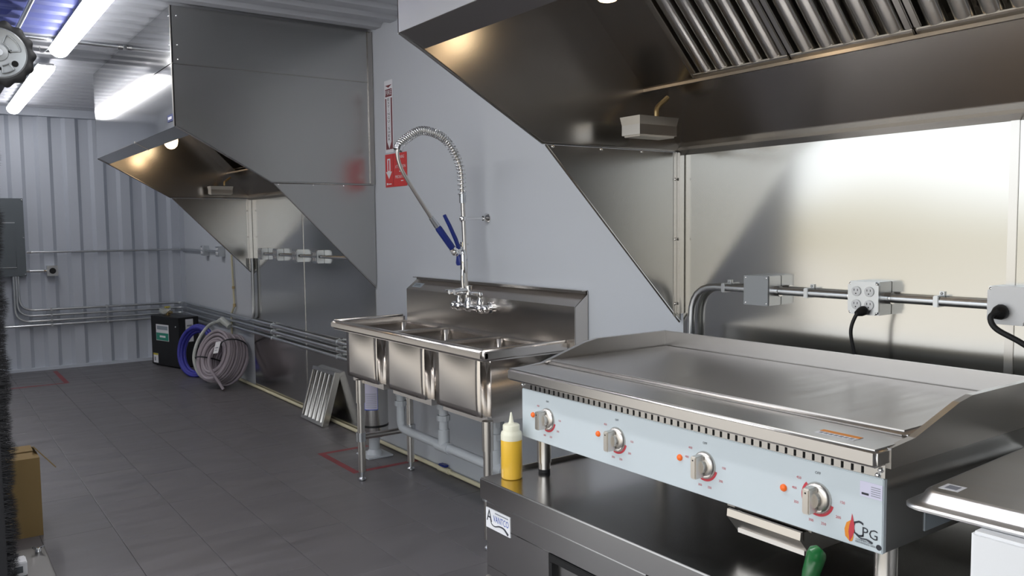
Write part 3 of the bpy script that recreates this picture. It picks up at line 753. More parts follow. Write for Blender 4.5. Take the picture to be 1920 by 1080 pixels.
# ------------------------------------------------------------------ electrics on the right wall behind the griddle
def clamp(b, x, y, z, r):
    b.box(x-r-.003, x+r+.012, y-.008, y+.008, z-r-.003, z+r+.003, .002); b.box(x+r+.006, x+r+.012, y-.007, y+.007, z+r, z+r+.014)
    b.ball((x+r+.006, y, z+r+.008), .004, seg=8)
def elbox(name, y, z, s_, x0, x1, label, group, quad=False, blank=False, single=False, facey=False):
    """square steel junction box on the right wall; plate faces -x"""
    t = thing(name, label, 'electrical box', ((x0+x1)/2, y, z-s_), group)
    b = B(); b.box(x0+.006, x1, y-s_, y+s_, z-s_, z+s_, .002); bx_ = part(b, 'box', 'galvanised', t)
    c = s_*.22; b = B()
    if blank: poly = [(y-s_, z-s_), (y+s_, z-s_), (y+s_, z+s_), (y-s_, z+s_)]
    else: poly = [(y-s_+c, z-s_), (y+s_-c, z-s_), (y+s_-c*.7, z-s_+c*.7), (y+s_, z-s_+c), (y+s_, z+s_-c), (y+s_-c*.7, z+s_-c*.7), (y+s_-c, z+s_), (y-s_+c, z+s_), (y-s_+c*.7, z+s_-c*.7), (y-s_, z+s_-c), (y-s_, z-s_+c), (y-s_+c*.7, z-s_+c*.7)]
    b.prism(poly, 0, x0, x0+.006); pl_ = part(b, 'cover_plate', 'panel_grey' if False else 'galvanised' if not single else 'white_enamel', t, 0)
    if blank: pl_.data.materials[0] = M['cover_grey']
    b = B()
    for sy in (-1, 1):
        for sz in (-1, 1): b.ball((x0+.003, y+sy*s_*.86, z+sz*s_*.86), s_*.085, seg=8)
    part(b, 'screws', 'chrome', t)
    if quad:
        for sy in (-1, 1):
            for sz in (-1, 1):
                cy, cz = y+sy*s_*.42, z+sz*s_*.40
                b = B(); b.lathe([(s_*.30, 0), (s_*.30, .003), (s_*.26, .004)], (x0, cy, cz), (-1, 0, 0), 18); r_ = part(b, 'receptacle', 'white_plastic', pl_)
                b = B()
                for k in (-1, 1): b.box(x0-.0046, x0-.004, cy+k*s_*.11-.001, cy+k*s_*.11+.001, cz+s_*.02, cz+s_*.15)
                b.ball((x0-.0035, cy, cz-s_*.13), .0022, seg=8); part(b, 'slots', 'black', pl_, 0)
    return t
mat('cover_grey', '#9a9ea2', .5, .3)
bxx0, bxx1 = 2.362, 2.434
elbox('junction_box', 1.878, 1.175, .051, bxx0, bxx1, 'blank covered junction box on the bright steel wall, left of the outlets', 'electrical boxes behind the griddle', blank=True)
elbox('quad_outlet', 1.474, 1.173, .051, bxx0, bxx1, 'four-socket outlet box with a black plug, behind the griddle', 'electrical boxes behind the griddle', quad=True)
elbox('round_outlet', 1.056, 1.178, .051, bxx0, bxx1, 'white faced outlet box with a black plug at the right image edge', 'electrical boxes behind the griddle', single=True)
def conduit(path, r, label, clamps=(), group='steel conduits', fr=.05, connectors=()):
    p = V(path[0]); q = [V(a) for a in path]; c = sum(q, V())/len(q); c.z = min(a.z for a in q)-r
    t = thing('conduit', label, 'conduit', c, group)
    b = B(); b.tube(fillet(path, fr), r, 12); part(b, 'pipe', 'galvanised', t, 50)
    for k in clamps:
        b = B(); clamp(b, *k, r) if len(k) == 3 else None; part(b, 'strap', 'galvanised', t)
    for a, d in connectors:
        b = B(); d = V(d); b.cyl(a, V(a)+d, r*1.35, 14); part(b, 'connector', 'chrome', t)
    return t
cx = 2.408; cz = 1.174
conduit([(cx, 1.93, cz), (cx, 2.215, cz), (cx, 2.215, .62)], .0135, 'bent steel conduit from the blank junction box down behind the griddle', [(cx, 2.05, cz)], fr=.12)
conduit([(cx, 1.525, cz), (cx, 1.828, cz)], .0135, 'short steel conduit between the blank box and the four-socket outlet', [(cx, 1.70, cz)], connectors=[((cx, 1.525, cz), (0, .02, 0)), ((cx, 1.828, cz), (0, -.02, 0))])
conduit([(cx, 1.108, cz), (cx, 1.424, cz)], .0135, 'steel conduit between the four-socket outlet and the right edge outlet', [(cx, 1.265, cz)], connectors=[((cx, 1.424, cz), (0, -.02, 0))])
conduit([(cx, .2, cz), (cx, 1.005, cz)], .0135, 'steel conduit running out of frame right of the white faced outlet')
def plug(pts, label, big):
    t = thing('power_cord', label, 'power cord', V(pts[-1]))
    b = B(); b.tube(spline(pts), .0055 if not big else .0075, 10); part(b, 'cord', 'rubber', t, 60)
    p, q = V(pts[0]), V(pts[1]); s_ = 1.0 if not big else 1.4
    b = B(); b.lathe([(.013*s_, 0), (.015*s_, .006), (.014*s_, .018), (.008*s_, .034)], (2.3575, p.y, p.z), (-1, .35, -.35), 14); part(b, 'plug', 'black', t, 50)
plug([(2.338, 1.4625, 1.138), (2.325, 1.475, 1.118), (2.322, 1.487, 1.07), (2.335, 1.48, 1.0), (2.345, 1.465, .92), (2.36, 1.45, .8), (2.37, 1.45, .64)], 'thin black power cord hanging from the four-socket outlet', False)
plug([(2.33, 1.062, 1.165), (2.315, 1.075, 1.15), (2.315, 1.06, 1.12), (2.33, 1.0, 1.085), (2.35, .93, 1.03), (2.37, .8, .9), (2.38, .78, .64)], 'thick black power cord from the outlet at the right image edge', True)

# ------------------------------------------------------------------ electrics further back
for i, (y, lab) in enumerate(((8.83, 'small outlet box on the grey wall nearest the corrugated corner'), (8.30, 'small outlet box on the grey wall half hidden behind the far hood skirt'))):
    elbox('quad_outlet', y, 1.207, .05, 2.376, WX-.001, lab, 'outlets on the far conduit run', quad=True)
far_l = ['first small outlet box on the far steel wall, next to the vertical conduit', 'second small outlet box on the far steel wall, with four sockets', 'third small outlet box on the far steel wall, left of the last one', 'fourth small outlet box on the far steel wall, next to the hood skirt edge']
for i, y in enumerate((7.06, 6.69, 6.26, 5.86)):
    elbox('quad_outlet', y, 1.207, .048, 2.376, WX-.005, far_l[i], 'outlets on the far steel wall', quad=True)
conduit([(2.408, 7.0, 1.207), (2.408, 6.75, 1.207)], .011, 'short conduit between the first two outlets of the far steel wall')
conduit([(2.408, 6.63, 1.207), (2.408, 6.32, 1.207)], .011, 'short conduit between the second and third outlet of the far steel wall')
conduit([(2.408, 6.2, 1.207), (2.408, 5.92, 1.207)], .011, 'short conduit between the third and fourth outlet of the far steel wall')
conduit([(2.408, 5.8, 1.207), (2.408, 5.2, 1.207)], .011, 'conduit leaving the last outlet of the far steel wall behind the skirt')
conduit([(.905, BY-.03, 1.213), (2.39, BY-.03, 1.207), (2.408, BY-.05, 1.207), (2.408, 8.89, 1.207)], .011, 'long thin conduit at chest height across the corrugated wall', connectors=[((.905, BY-.03, 1.213), (.04, 0, 0))], fr=.03)
conduit([(2.408, 8.77, 1.207), (2.408, 8.36, 1.207)], .011, 'short conduit between the two small outlets on the grey corner wall')
conduit([(2.408, 7.36, 1.16), (2.408, 7.36, .62), (2.408, 7.56, .598), (2.408, 8.0, .60)], .0135, 'vertical conduit bending at the edge of the far steel wall', fr=.10)
# four low runs along the back wall
def low_runs():
    zs = [.624, .567, .512]
    xs = [.819, .800, .778]
    labs = ['top of the three low conduits bending down from the grey breaker panel', 'middle of the three low conduits bending down from the breaker panel', 'lowest of the three low conduits bending down from the breaker panel']
    for i, (z, x) in enumerate(zip(zs, xs)):
        y = BY-.028
        xr = 2.408-.0
        path = [(x, y, .975), (x, y, z), (2.36, y, z-.004), (xr, y-.06, z-.004), (xr, 5.0 if i == 2 else 4.2, .602-.052*i)]
        t = conduit(path, .0125, labs[i], [], fr=.14); straps(t, z-.001, .610-.053*i if i < 3 else None)
    t = conduit([(.3, BY-.028, .470), (2.36, BY-.028, .462), (2.408, BY-.09, .462), (2.408, 8.7, .455)], .0125, 'bottom low conduit running along the whole corrugated wall', [], fr=.05); straps(t, .4665, None)
def straps(t, zb, zr):
    for x in (1.10, 1.62):
        b = B(); b.box(x-.01, x+.01, BY-.045, BY-.012, zb-.016, zb+.016, .003); part(b, 'strap', 'galvanised', t)
    if zr:
        for y in (6.9, 5.55):
            b = B(); b.box(2.392, WX-.004, y-.01, y+.01, zr-.016, zr+.016, .003); b.ball((2.42, y, zr+.02), .006, seg=8); part(b, 'strap', 'galvanised', t)
low_runs()

def breaker_panel():
    x0, x1, z0, z1, y = .47, .893, .975, 1.753, BY-.065
    t = thing('breaker_panel', 'dark grey breaker panel on the corrugated wall at the left edge', 'breaker panel', ((x0+x1)/2, y, z0))
    b = B(); b.box(x0+.01, x1-.01, y+.012, BY, z0+.01, z1-.01); part(b, 'cabinet', 'panel_grey', t, 0)
    b = B(); b.box(x0, x1, y, y+.014, z0, z1, .003); part(b, 'cover', 'panel_grey', t)
    b = B(); b.box(x0+.10, .812, y-.004, y, 1.066, 1.51, .002); d = part(b, 'door', 'panel_grey', t)
    b = B(); b.box(x0+.10, .812, y-.006, y, 1.508, 1.514); b.box(x0+.10, .812, y-.006, y, 1.063, 1.068); part(b, 'door_edge', 'galvanised', d, 0)
    b = B()
    for z in (1.735, 1.36, .992): b.ball((x1-.012, y-.002, z), .009, seg=8)
    part(b, 'screws', 'chrome', t)
breaker_panel()
def range_outlet():
    y = BY-.075
    t = thing('round_receptacle', 'small square box with a round black socket right of the breaker panel', 'outlet', (1.124, y, .97))
    b = B(); b.box(1.075, 1.173, y+.006, BY-.0, .967, 1.072, .002); part(b, 'box', 'galvanised', t)
    b = B(); b.prism([(1.09, .966), (1.158, .966), (1.174, .982), (1.174, 1.057), (1.158, 1.073), (1.09, 1.073), (1.074, 1.057), (1.074, .982)], 1, y, y+.006); part(b, 'cover_plate', 'galvanised', t, 0)
    b = B(); b.lathe([(.030, 0), (.030, .008), (.024, .008), (.024, .004)], (1.124, y, 1.02), (0, -1, 0), 20); part(b, 'socket', 'black', t)
range_outlet()
conduit([(.89, BY-.03, 1.023), (1.08, BY-.03, 1.02)], .0135, 'short conduit from the breaker panel to the round black socket', connectors=[((.893, BY-.03, 1.023), (.03, 0, 0)), ((1.078, BY-.03, 1.02), (-.03, 0, 0))])

# cream plastic pipes
b = B(); b.tube(fillet([(2.42, 7.985, 1.18), (2.42, 7.95, .70), (2.42, 8.05, .62), (2.42, 8.06, .30), (2.42, 8.06, .02)], .03), .010, 10)
p_ = part(b, 'water_pipe', 'pvc_cream', None, 50); tag(p_, 'thin cream plastic pipe rising behind the hose coil to the far hood', 'pipe')
b = B(); b.cyl((2.42, 7.96, .86), (2.42, 7.962, .885), .014, 10); b.cyl((2.42, 7.95, .69), (2.42, 7.951, .72), .014, 10); part(b, 'coupling', 'brass', p_)
b = B(); b.cyl((2.418, 2.3, .015), (2.418, 8.06, .015), .0125, 12)
p_ = part(b, 'floor_pipe', 'pvc_cream', None, 50); tag(p_, 'cream plastic water pipe lying along the foot of the wall', 'pipe')
b = B(); b.cyl((2.418, 4.05, .016), (2.418, 4.17, .016), .017, 12); b.cyl((2.418, 4.11, .02), (2.418, 4.11, .04), .009, 8); v_ = part(b, 'valve', 'pvc_cream', p_)
b = B(); b.box(2.395, 2.428, 4.075, 4.145, .038, .05, .004); part(b, 'valve_handle', 'blue_grip', v_)

# ------------------------------------------------------------------ signs
def signs():
    x = WX-.0015
    y0, y1, z0, z1 = 4.687, 4.797, 1.878, 2.322     # right, left
    t = thing('fire_extinguisher_sign', 'tall narrow white and maroon fire extinguisher sign on the wall', 'sign', (x, 4.742, z0))
    b = B(); b.box(x-.001, x, y0, y1, z0, z1); part(b, 'sign_board', 'paper', t, 0)
    c = (y0+y1)/2; xf = x-.0016
    b = B(); b.box(xf, x-.001, y0+.010, y1-.010, 1.898, 2.212)
    b.box(xf, x-.001, y0+.012, y1-.012, 2.222, 2.268)
    part(b, 'maroon_field', 'maroon', t, 0)
    b = B(); b.prism([(c-.042, 2.292), (c+.042, 2.292), (c, 2.276)], 0, xf, x-.001); part(b, 'arrow_mark', 'maroon', t, 0)
    b = B(); b.prism([(c-.028, 2.214), (c+.028, 2.214), (c+.028, 1.945), (c, 1.902), (c-.028, 1.945)], 0, xf-.0005, xf); part(b, 'white_arrow', 'paper', t, 0)
    text('lettering', 'FIRE', .042, FX(xf-.0003, c, 2.245), 'paper', t, .075)
    for k, ch in enumerate('EXTINGUISHER'):
        text('lettering', ch, .024, FX(xf-.0009, c, 2.203-.0222*k), 'dark_ink', t, .026 if ch != 'I' else None)
    y0, y1, z0, z1 = 4.522, 4.806, 1.664, 1.868
    t = thing('red_notice', 'red notice with a white down arrow below the fire extinguisher sign', 'sign', (x, 4.66, z0))
    b = B(); b.box(x-.001, x, y0, y1, z0, z1); part(b, 'sign_board', 'red_sign', t, 0)
    b = B(); c = 4.757
    b.prism([(c-.02, 1.84), (c+.02, 1.84), (c+.02, 1.76), (c+.04, 1.76), (c, 1.715), (c-.04, 1.76), (c-.02, 1.76)], 0, xf, x-.001); part(b, 'white_arrow', 'paper', t, 0)
    b = B(); b.box(xf-.0004, xf, c-.008, c+.008, 1.765, 1.832); part(b, 'arrow_core', 'red_sign', t, 0)
    b = B(); b.box(xf, x-.001, 4.697, 4.699, z0+.006, z1-.004); part(b, 'divider', 'maroon', t, 0)
    for z, s_ in ((1.842, 'WARNING'), (1.784, 'ATTENTION'), (1.722, 'PRECAUTION')):
        text('lettering', s_, .026, FX(xf, 4.605, z), 'paper', t, .10 if s_ == 'WARNING' else .135)
    b = B(); b.box(xf, x-.001, 4.77, 4.79, 1.678, 1.69); b.box(xf, x-.001, 4.725, 4.765, 1.680, 1.686); b.box(xf, x-.001, 4.60, 4.62, 1.812, 1.818); b.box(xf, x-.001, 4.60, 4.62, 1.752, 1.758); b.box(xf, x-.001, 4.57, 4.60, 1.695, 1.70); part(b, 'small_print', 'paper', t, 0)
signs()

# ------------------------------------------------------------------ fire extinguisher on its stand, tape square
def extinguisher():
    x, y = 2.265, 4.70
    t = thing('fire_extinguisher', 'stainless fire extinguisher with white labels on a stand behind the sink leg', 'fire extinguisher', (x, y, 0))
    b = B(); b.lathe([(.07, .125), (.084, .13), (.088, .145), (.088, .60), (.078, .64), (.05, .665), (.03, .675)], (x, y, 0), seg=32); cy = part(b, 'cylinder', 'steel', t, 40)
    b = B(); b.lathe([(.0895, .19), (.0895, .203)], (x, y, 0), seg=32); part(b, 'strap', 'black', cy)
    def wrap(a0, a1, z0, z1, r, m, name, par):
        b = B(); n = 10
        for k in range(n):
            u0 = math.radians(a0+(a1-a0)*k/n); u1 = math.radians(a0+(a1-a0)*(k+1)/n)
            b.face([(x+r*math.cos(u0), y+r*math.sin(u0), z0), (x+r*math.cos(u1), y+r*math.sin(u1), z0), (x+r*math.cos(u1), y+r*math.sin(u1), z1), (x+r*math.cos(u0), y+r*math.sin(u0), z1)])
        return part(b, name, m, par, 30)
    wrap(172, 262, .300, .60, .0885, 'blue_ink', 'label_border', cy)
    wrap(174, 206, .304, .352, .0889, 'paper', 'label', cy); wrap(174, 206, .356, .44, .0889, 'paper', 'label', cy)
    wrap(208, 260, .306, .59, .0889, 'paper_lilac', 'label_text_panel', cy)
    for k in range(8): wrap(212, 256, .315+.012*k, .318+.012*k, .0892, 'grey_ink', 'label_line', cy)
    wrap(188, 198, .315, .335, .0892, 'dark_ink', 'label_mark', cy)
    wrap(176, 194, .215, .275, .0889, 'paper', 'inspection_tag', cy); wrap(180, 190, .24, .26, .0892, 'red_sign', 'tag_mark', cy)
    b = B(); b.cyl((x, y, .67), (x, y, .70), .02); b.tube([(x, y, .70), (x-.05, y-.02, .73), (x-.11, y-.04, .735)], .009, 8); b.tube([(x, y, .69), (x-.05, y-.02, .70), (x-.10, y-.04, .69)], .008, 8); part(b, 'valve_lever', 'chrome', t)
    b = B(); b.box(x-.085, x+.085, y-.09, y+.09, 0, .012, .004); part(b, 'stand_base', 'pvc_grey', t)
    b = B(); b.cyl((x, y, .01), (x, y, .13), .034, 18); b.lathe([(.05, .01), (.048, .022), (.036, .04)], (x, y, 0)); part(b, 'stand_post', 'pvc_grey', t)
extinguisher()
def tape(pts, w_, label):
    b = B()
    for i_, ((xa, ya), (xb, yb)) in enumerate(zip(pts, pts[1:])):
        d = V((xb-xa, yb-ya, 0)).normalized(); n = V((-d.y, d.x, 0))*w_/2
        p, q = V((xa, ya, .0006))+d*(w_/2 if i_ else 0), V((xb, yb, .0006))+d*w_/2
        b.face([p-n, q-n, q+n, p+n])
    o = part(b, 'floor_tape', 'red_tape', None, 0); tag(o, label, 'floor tape', 'red floor tape marks')
    return o
tape([(2.33, 4.93), (2.01, 4.93), (2.01, 4.43), (2.40, 4.43)], .04, 'red tape square on the floor around the fire extinguisher')
tape([(.30, 8.78), (1.09, 8.78), (1.09, 9.60)], .04, 'red tape corner on the floor before the breaker panel')

# grease filter leaning on the far steel wall
mxf = frame((2.288, 6.0, .006), (0, -1, 0), (.11, 0, .385))
baffle_filter(mxf, .41, .395, .05, 'loose baffle filter leaning on the wall beside the sink', None, (2.34, 5.8, 0), 'steel')

# ------------------------------------------------------------------ black cabinet, hoses
def black_box():
    Lp, Mp = V((1.985, 9.42, 0)), V((2.142, 8.91, 0)); e = (Mp-Lp); n = V((-e.y, e.x, 0)).normalized()   # n points to +x
    wd, dp, ht = e.length, .225, .525
    # local: u from L to M, n inward (towards +x), z up; front face at n=0
    mx = Matrix((e.normalized(), n, V((0, 0, 1)))).transposed().to_4x4(); mx.translation = Lp
    t = thing('black_cabinet', 'black metal box with a white and teal label in the corner', 'cabinet', (Lp+Mp)/2+n*dp/2)
    b = B(mx); b.box(0, wd, 0, dp, .012, ht, .004); part(b, 'case', 'black', t)
    b = B(mx); b.box(.03, wd-.03, .03, dp-.03, 0, .014); part(b, 'plinth', 'black_gloss', t, 0)
    b = B(mx); b.box(.10, .34, -.002, 0, .27, .44); l1 = part(b, 'label', 'paper', t, 0)
    b = B(mx); b.box(.105, .335, -.003, -.002, .275, .352); part(b, 'label_field', 'teal', l1, 0)
    b = B(mx); b.box(.12, .325, -.003, -.002, .385, .425); part(b, 'label_title', 'tag_foil', l1, 0)
    b = B(mx); b.box(.17, .28, -.0035, -.003, .305, .325); part(b, 'label_title', 'paper', l1, 0)
    b = B(mx); b.box(.03, .12, -.002, 0, .03, .13); l2 = part(b, 'warning_label', 'paper', t, 0)
    b = B(mx); b.box(.03, .12, -.003, -.002, .112, .13); part(b, 'label_band', 'yellow_label', l2, 0)
    b = B(mx); b.box(.05, .075, -.003, -.002, .05, .09); part(b, 'label_mark', 'grey_ink', l2, 0)
    # right-hand face (u = wd)
    b = B(mx); b.box(wd, wd+.002, .075, .16, .27, .505); l3 = part(b, 'side_label', 'paper', t, 0)
    b = B(mx); b.box(wd+.002, wd+.003, .09, .145, .43, .445); b.box(wd+.002, wd+.003, .09, .12, .30, .31); part(b, 'label_print', 'grey_ink', l3, 0)
    b = B(mx); b.ball((wd-.06, 0, .43), .008, seg=8); b.ball((wd-.03, 0, .08), .006, seg=8); part(b, 'screws', 'galvanised', t)
    # valve in a clear bag on top
    v_ = thing('bagged_valve', 'small brass valve in a clear plastic bag on the black box', 'valve', mx @ V((.14, .1, ht)))
    b = B(mx); b.cyl((.08, .1, ht+.035), (.24, .1, ht+.035), .014, 10); b.box(.13, .19, .08, .12, ht+.001, ht+.055, .006); b.cyl((.16, .1, ht+.05), (.16, .1, ht+.085), .009, 8); part(b, 'valve_body', 'brass', v_)
    b = B(mx); b.box(.14, .18, .075, .125, ht+.082, ht+.094, .003); part(b, 'valve_handle', 'yellow_label', v_)
    bb = bmesh.new(); bmesh.ops.create_icosphere(bb, subdivisions=2, radius=1); rnd = random.Random(3)
    for q in bb.verts:
        k = 1+rnd.uniform(-.18, .12); q.co = V((.12+.09*q.co.x*k, .1+.06*q.co.y*k, ht+.045+.042*q.co.z*k))
    b = B(mx); b.merge(bb); part(b, 'plastic_bag', 'bag', v_, 0)
black_box()
def coil(center, axis, upd, R, rings, r, turns, m, name, label, cat, seed=1, squash=1.0, axoff=.0, seg=8):
    """rings: list of (axial offset, radius delta) per turn"""
    ax = V(axis).normalized(); u = V(upd); u = (u-ax*u.dot(ax)).normalized(); v = ax.cross(u); rnd = random.Random(seed)
    pts = []; n = 40
    for k, (off, dr) in enumerate(rings):
        o2, d2 = rings[min(k+1, len(rings)-1)]; w1, w2 = rnd.uniform(-.006, .006), rnd.uniform(0, 6)
        for i in range(n):
            t_ = i/n; a = 2*PI*t_; rr = R+dr+(d2-dr)*t_+w1*math.sin(a+w2); of = off+(o2-off)*t_
            pts.append(V(center)+ax*(of+axoff*math.cos(a))+u*rr*math.cos(a)*squash+v*rr*math.sin(a))
    b = B(); b.tube(pts, r, seg); return b, pts, ax, u, v
def hoses():
    rnd = random.Random(5); rg = []
    for lay in range(4):
        ks = range(8)
        for k in (ks if lay % 2 == 0 else reversed(ks)):
            rg.append((-.105+.030*k+(.008 if lay % 2 else 0)+rnd.uniform(-.004, .004), -.062+.026*lay+rnd.uniform(-.004, .004)))
    c = V((2.21, 7.66, .258))
    t = thing('hose_coil', 'thick coil of grey hose tied with black straps, standing by the wall', 'hose', (2.21, 7.66, 0))
    b, pts, ax, u, v = coil(c, (-.86, -.40, .34), (0, 0, 1), .182, rg, .0145, 24, 'grey_hose', '', '', '', 5, 1.12)
    for q in b.bm.verts: q.co.z = max(q.co.z, .002); q.co.x = min(q.co.x, 2.40)
    part(b, 'hose_turns', 'grey_hose', t, 60)
    b = B(); b.tube(spline([c-ax*.02+u*.15, c+ax*.155+u*.05-v*.03, c+ax*.17-u*.10-v*.05, V((2.14, 7.43, .016))]), .0135, 8); part(b, 'loose_end', 'grey_hose', t, 60)
    for a in (math.radians(-48), math.radians(100)):
        d = u*math.cos(a)*1.12+v*math.sin(a); b = B(); P = []
        for k in range(20):
            q = 2*PI*k/20; P.append(c+d*(.182-.022+.072*math.cos(q))+ax*(.012+.142*math.sin(q)))
        b.tube(P, .006, 6, closed=True); part(b, 'strap', 'strap', t, 60)
    mt = frame(c+ax*.165+u*.07-v*.085, -v*.97+u*.2, u); b = B(mt); b.box(-.03, .03, -.055, .05, 0, .002); tg = part(b, 'tag', 'paper', t, 0)
    b = B(mt); b.box(-.018, .018, -.01, 0, .002, .0025); b.box(-.018, .012, -.03, -.024, .002, .0025); part(b, 'tag_print', 'grey_ink', tg, 0)
    # blue hose loop
    c2 = V((2.17, 8.36, .25))
    b, pts, ax, u, v = coil(c2, (-.84, -.5, .16), (.18, .1, 1), .195, [(-.03, -.02), (0, 0), (.03, .01), (0, .02)], .019, 4, 'blue_hose', '', '', '', 2, 1.12)
    for q in b.bm.verts: q.co.z = max(q.co.z, .002); q.co.x = min(q.co.x, 2.405)
    o = part(b, 'blue_hose', 'blue_hose', None, 60); tag(o, 'blue hose loop leaning between the black box and the grey coil', 'hose')
    # clear hose with flat end
    t = thing('clear_hose', 'pale clear hose arching in front of the blue hose', 'hose', (2.15, 8.0, 0))
    b = B(); b.tube(spline([(2.36, 8.15, .50), (2.30, 8.15, .535), (2.21, 8.12, .50), (2.11, 8.08, .38), (2.055, 8.03, .23), (2.08, 7.98, .09), (2.16, 7.95, .022), (2.26, 7.95, .018)], 10), .0155, 10); part(b, 'hose', 'clear_hose', t, 60)
    b = B(); b.tube([(2.30, 8.15, .535), (2.345, 8.10, .56), (2.385, 8.0, .50)], [.015, .034, .03], 10); part(b, 'hose_end', 'clear_hose', t, 60)
hoses()

# ------------------------------------------------------------------ left edge: cardboard box, low rack, brush seal, roll door drum, film
def carton():
    x0, x1, y0, y1, z1 = LX+.005, .417, 4.39, 4.66, .362
    t = thing('cardboard_box', 'brown cardboard carton with an open flap by the left edge', 'box', ((x0+x1)/2, (y0+y1)/2, 0))
    b = B(); th = .004
    b.box(x0, x1, y0, y0+th, 0, z1); b.box(x0, x1, y1-th, y1, 0, z1); b.box(x0, x0+th, y0+th, y1-th, 0, z1); b.box(x1-th, x1, y0+th, y1-th, 0, z1); b.box(x0+th, x1-th, y0+th, y1-th, 0, th)
    part(b, 'carton_walls', 'cardboard', t, 0)
    b = B(); b.box(x0, x1, y0, (y0+y1)/2-.006, z1, z1+.005); part(b, 'top_flap', 'cardboard', t, 0)
    b = B(); b.box(x0, x1-.012, (y0+y1)/2+.006, y1, z1+.004, z1+.009); part(b, 'top_flap', 'cardboard', t, 0)
    a = V((x1, y1-.02, z1+.006)); e = V((.085, -.02, -.105))
    b = B(); q = V((-.012, -.17, .032)); nn = e.cross(q).normalized()*.004
    P = [a, a+q, a+q+e, a+e]
    b.face(P[::-1]); b.face([p+nn for p in P])
    for k in range(4): b.face([P[k], P[(k+1) % 4], P[(k+1) % 4]+nn, P[k]+nn])
    part(b, 'side_flap', 'cardboard', t, 0)
carton()
def rack():
    t = thing('steel_rack_rail', 'low folded stainless rail with a wing bolt at the lower left', 'rail', (.33, 3.75, 0))
    b = B(); b.box(.215, .372, 3.55, 3.935, .085, .10, .002); b.box(.368, .372, 3.55, 3.935, .0, .10, .001); b.box(.215, .372, 3.93, 3.934, 0, .10, .001); part(b, 'rail', 'rack_steel', t)
    b = B(); b.lathe([(.012, 0), (.012, .008), (.006, .02)], (.345, 3.86, .10)); b.tube([(.322, 3.86, .125), (.345, 3.86, .112), (.368, 3.855, .125)], [.004, .007, .004], 8); part(b, 'wing_bolt', 'chrome', t)
    b = B(); b.box(.225, .285, 3.62, 3.70, .1005, .155, .004); o = part(b, 'white_block', 'white_plastic'); tag(o, 'small white plastic block on the low rail behind the brush', 'block')
    b = B(); b.box(.24, .27, 3.619, 3.62, .115, .14); part(b, 'recess', 'panel_grey', o, 0)
rack()
def brush():
    y = 3.49
    t = thing('brush_seal', 'black bristle brush seal up the door jamb at the left edge', 'brush seal', (LX, y, 0))
    b = B(); b.box(LX-.05, LX+.012, y-.03, y+.008, .0, 1.90, .002); part(b, 'rail', 'bristle', t)
    b = B(); rnd = random.Random(11)
    for k in range(5200):
        z = rnd.uniform(.01, 1.885); yy = y-.01+rnd.uniform(-.022, .018); clump = .5+.5*math.sin(z*23)+.4*math.sin(z*61+1)
        ln = .036+.012*clump+rnd.uniform(0, .010); p = V((LX+.008, yy, z)); d = V((1, rnd.uniform(-.35, .25), rnd.uniform(-.55, .35))).normalized()
        e = p+d*ln; m_ = p.lerp(e, .5)+V((0, 0, -.002)); r_ = .0012
        A = [b.bm.verts.new(p+V((0, r_, 0))), b.bm.verts.new(p+V((0, -r_, r_))), b.bm.verts.new(p+V((0, -r_, -r_)))]; E_ = b.bm.verts.new(e)
        for i in range(3): b.bm.faces.new((A[i], A[(i+1) % 3], E_))
    o = part(b, 'bristles', 'bristle', t, 0); o['kind'] = 'stuff'
brush()
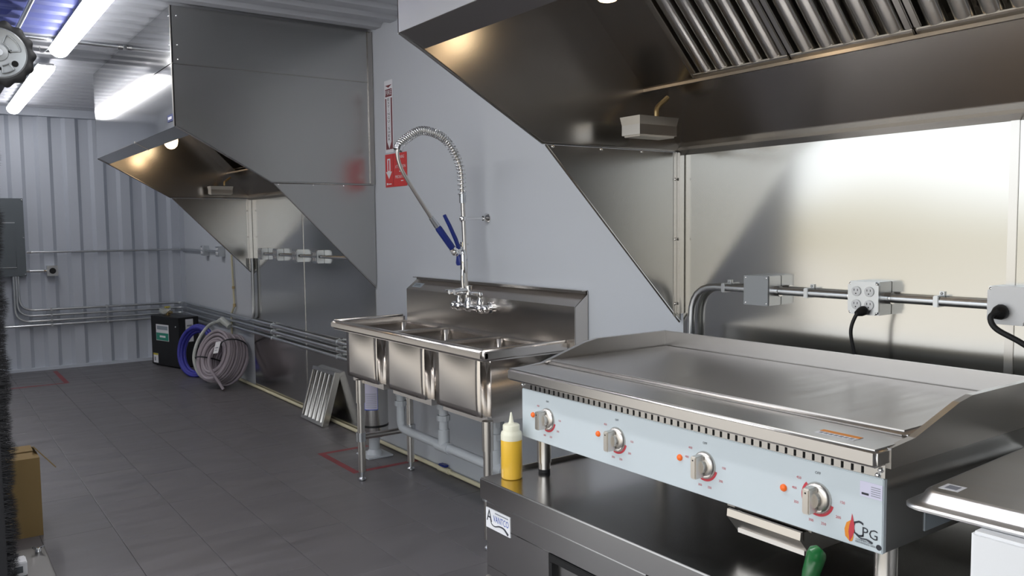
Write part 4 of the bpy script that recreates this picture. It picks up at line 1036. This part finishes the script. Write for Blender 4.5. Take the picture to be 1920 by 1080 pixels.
def drum():
    c = V((.272, 3.5, 2.037))
    t = thing('roll_door_drum', 'round grey end disc with a scalloped black rim, upper left corner', 'door drum', (c.x, c.y, c.z-.12))
    b = B(); b.cyl(c+V((0, .03, 0)), c+V((0, 4.2, 0)), .068, 40); part(b, 'rolled_curtain', 'dark_coil', t)
    b = B(); n = 96
    def ring(r0, amp, yy): return [c+V(((r0+amp*math.cos(14*2*PI*k/n))*math.cos(2*PI*k/n), yy, (r0+amp*math.cos(14*2*PI*k/n))*math.sin(2*PI*k/n))) for k in range(n)]
    A = ring(.113, .005, 0); C = ring(.113, .005, .03); D = ring(.088, 0, 0); E_ = ring(.100, .004, -.006); G = ring(.088, 0, -.004)
    for r0, r1 in ((C, A), (A, E_), (E_, G), (G, D)):
        v0 = [b.bm.verts.new(p) for p in r0]; v1 = [b.bm.verts.new(p) for p in r1]
        for k in range(n): b.bm.faces.new((v0[k], v0[(k+1) % n], v1[(k+1) % n], v1[k]))
    bmesh.ops.remove_doubles(b.bm, verts=b.bm.verts[:], dist=1e-6); bmesh.ops.recalc_face_normals(b.bm, faces=b.bm.faces[:])
    part(b, 'scalloped_rim', 'black', t, 40)
    b = B(); b.lathe([(.089, -.02), (.089, .004), (.084, .008), (.080, .005), (.03, .005), (.028, .010), (.012, .012)], c, (0, -1, 0), 40); dsc = part(b, 'end_disc', 'disc_metal', t, 40)
    def hole(dx, dz, r): 
        b = B(); b.lathe([(r, .0), (r, .0062)], c+V((dx, 0, dz)), (0, -1, 0), 14); part(b, 'hole', 'void', dsc)
    hole(.048, -.034, .011); hole(.035, .008, .006); hole(.0, -.055, .006)
    b = B()
    for a0, a1, r0, r1 in ((10, 68, .036, .068), (-82, -50, .045, .07)):
        P = [c+V((r1*math.cos(math.radians(a0+(a1-a0)*k/8)), -.008, r1*math.sin(math.radians(a0+(a1-a0)*k/8)))) for k in range(9)]+[c+V((r0*math.cos(math.radians(a1+(a0-a1)*k/8)), -.008, r0*math.sin(math.radians(a1+(a0-a1)*k/8)))) for k in range(9)]
        b.tube(P, .0028, 6, closed=True)
    part(b, 'pressed_rib', 'disc_metal', dsc, 60)
    b = B(); b.cyl(c+V((0, -.02, 0)), c+V((0, .05, 0)), .012); part(b, 'axle', 'galvanised', t)
    b = B(); b.box(LX+.001, LX+.06, 3.47, 3.53, 1.904, 1.925, .003); b.box(LX+.001, LX+.05, 3.47, 3.49, 1.92, 1.96, .002); part(b, 'bracket', 'brass', t)
drum()
def film():
    b = B(); x0, x1 = LX+.01, .80; ya, yb = 3.2, 6.12
    ys = ceil_ys(ya, yb)
    for p, q in zip(ys, ys[1:]): b.face([(x0, p, ceil_prof(p)-.003), (x0, q, ceil_prof(q)-.003), (x1, q, ceil_prof(q)-.003), (x1, p, ceil_prof(p)-.003)])
    bmesh.ops.remove_doubles(b.bm, verts=b.bm.verts[:], dist=1e-5)
    o = part(b, 'protective_film', 'film', None, 15); tag(o, 'blue protective film on the ribbed ceiling, top left corner', 'film')
    b = B(); n = 60
    for k in range(n):
        p, q = ya+(5.95-ya)*k/n, ya+(5.95-ya)*(k+1)/n
        e = lambda y: .49+.035*math.sin(y*15)+.02*math.sin(y*37)
        b.face([(x0, p, ceil_prof(p)-.006), (x0, q, ceil_prof(q)-.006), (e(q), q, ceil_prof(q)-.006), (e(p), p, ceil_prof(p)-.006)])
    part(b, 'second_layer', 'film_dark', o, 0)
film()
conduit([(.568, 3.3, 2.64), (.568, 6.08, 2.64)], .0125, 'conduit along the blue film on the ceiling, top left corner', fr=.05)
conduit([(.50, 6.17, 2.643), (1.205, 6.19, 2.643)], .0135, 'conduit across the ceiling from the strip light to the far hood', connectors=[((1.17, 6.19, 2.643), (.03, 0, 0))])
b = B(); b.tube(spline([(.77, 6.28, 2.60), (.745, 6.33, 2.585), (.735, 6.40, 2.60), (.74, 6.48, 2.645)]), .003, 6)
o = part(b, 'light_cable', 'white_plastic', None, 60); tag(o, 'short thin cable at the end of the nearer strip light', 'cable')
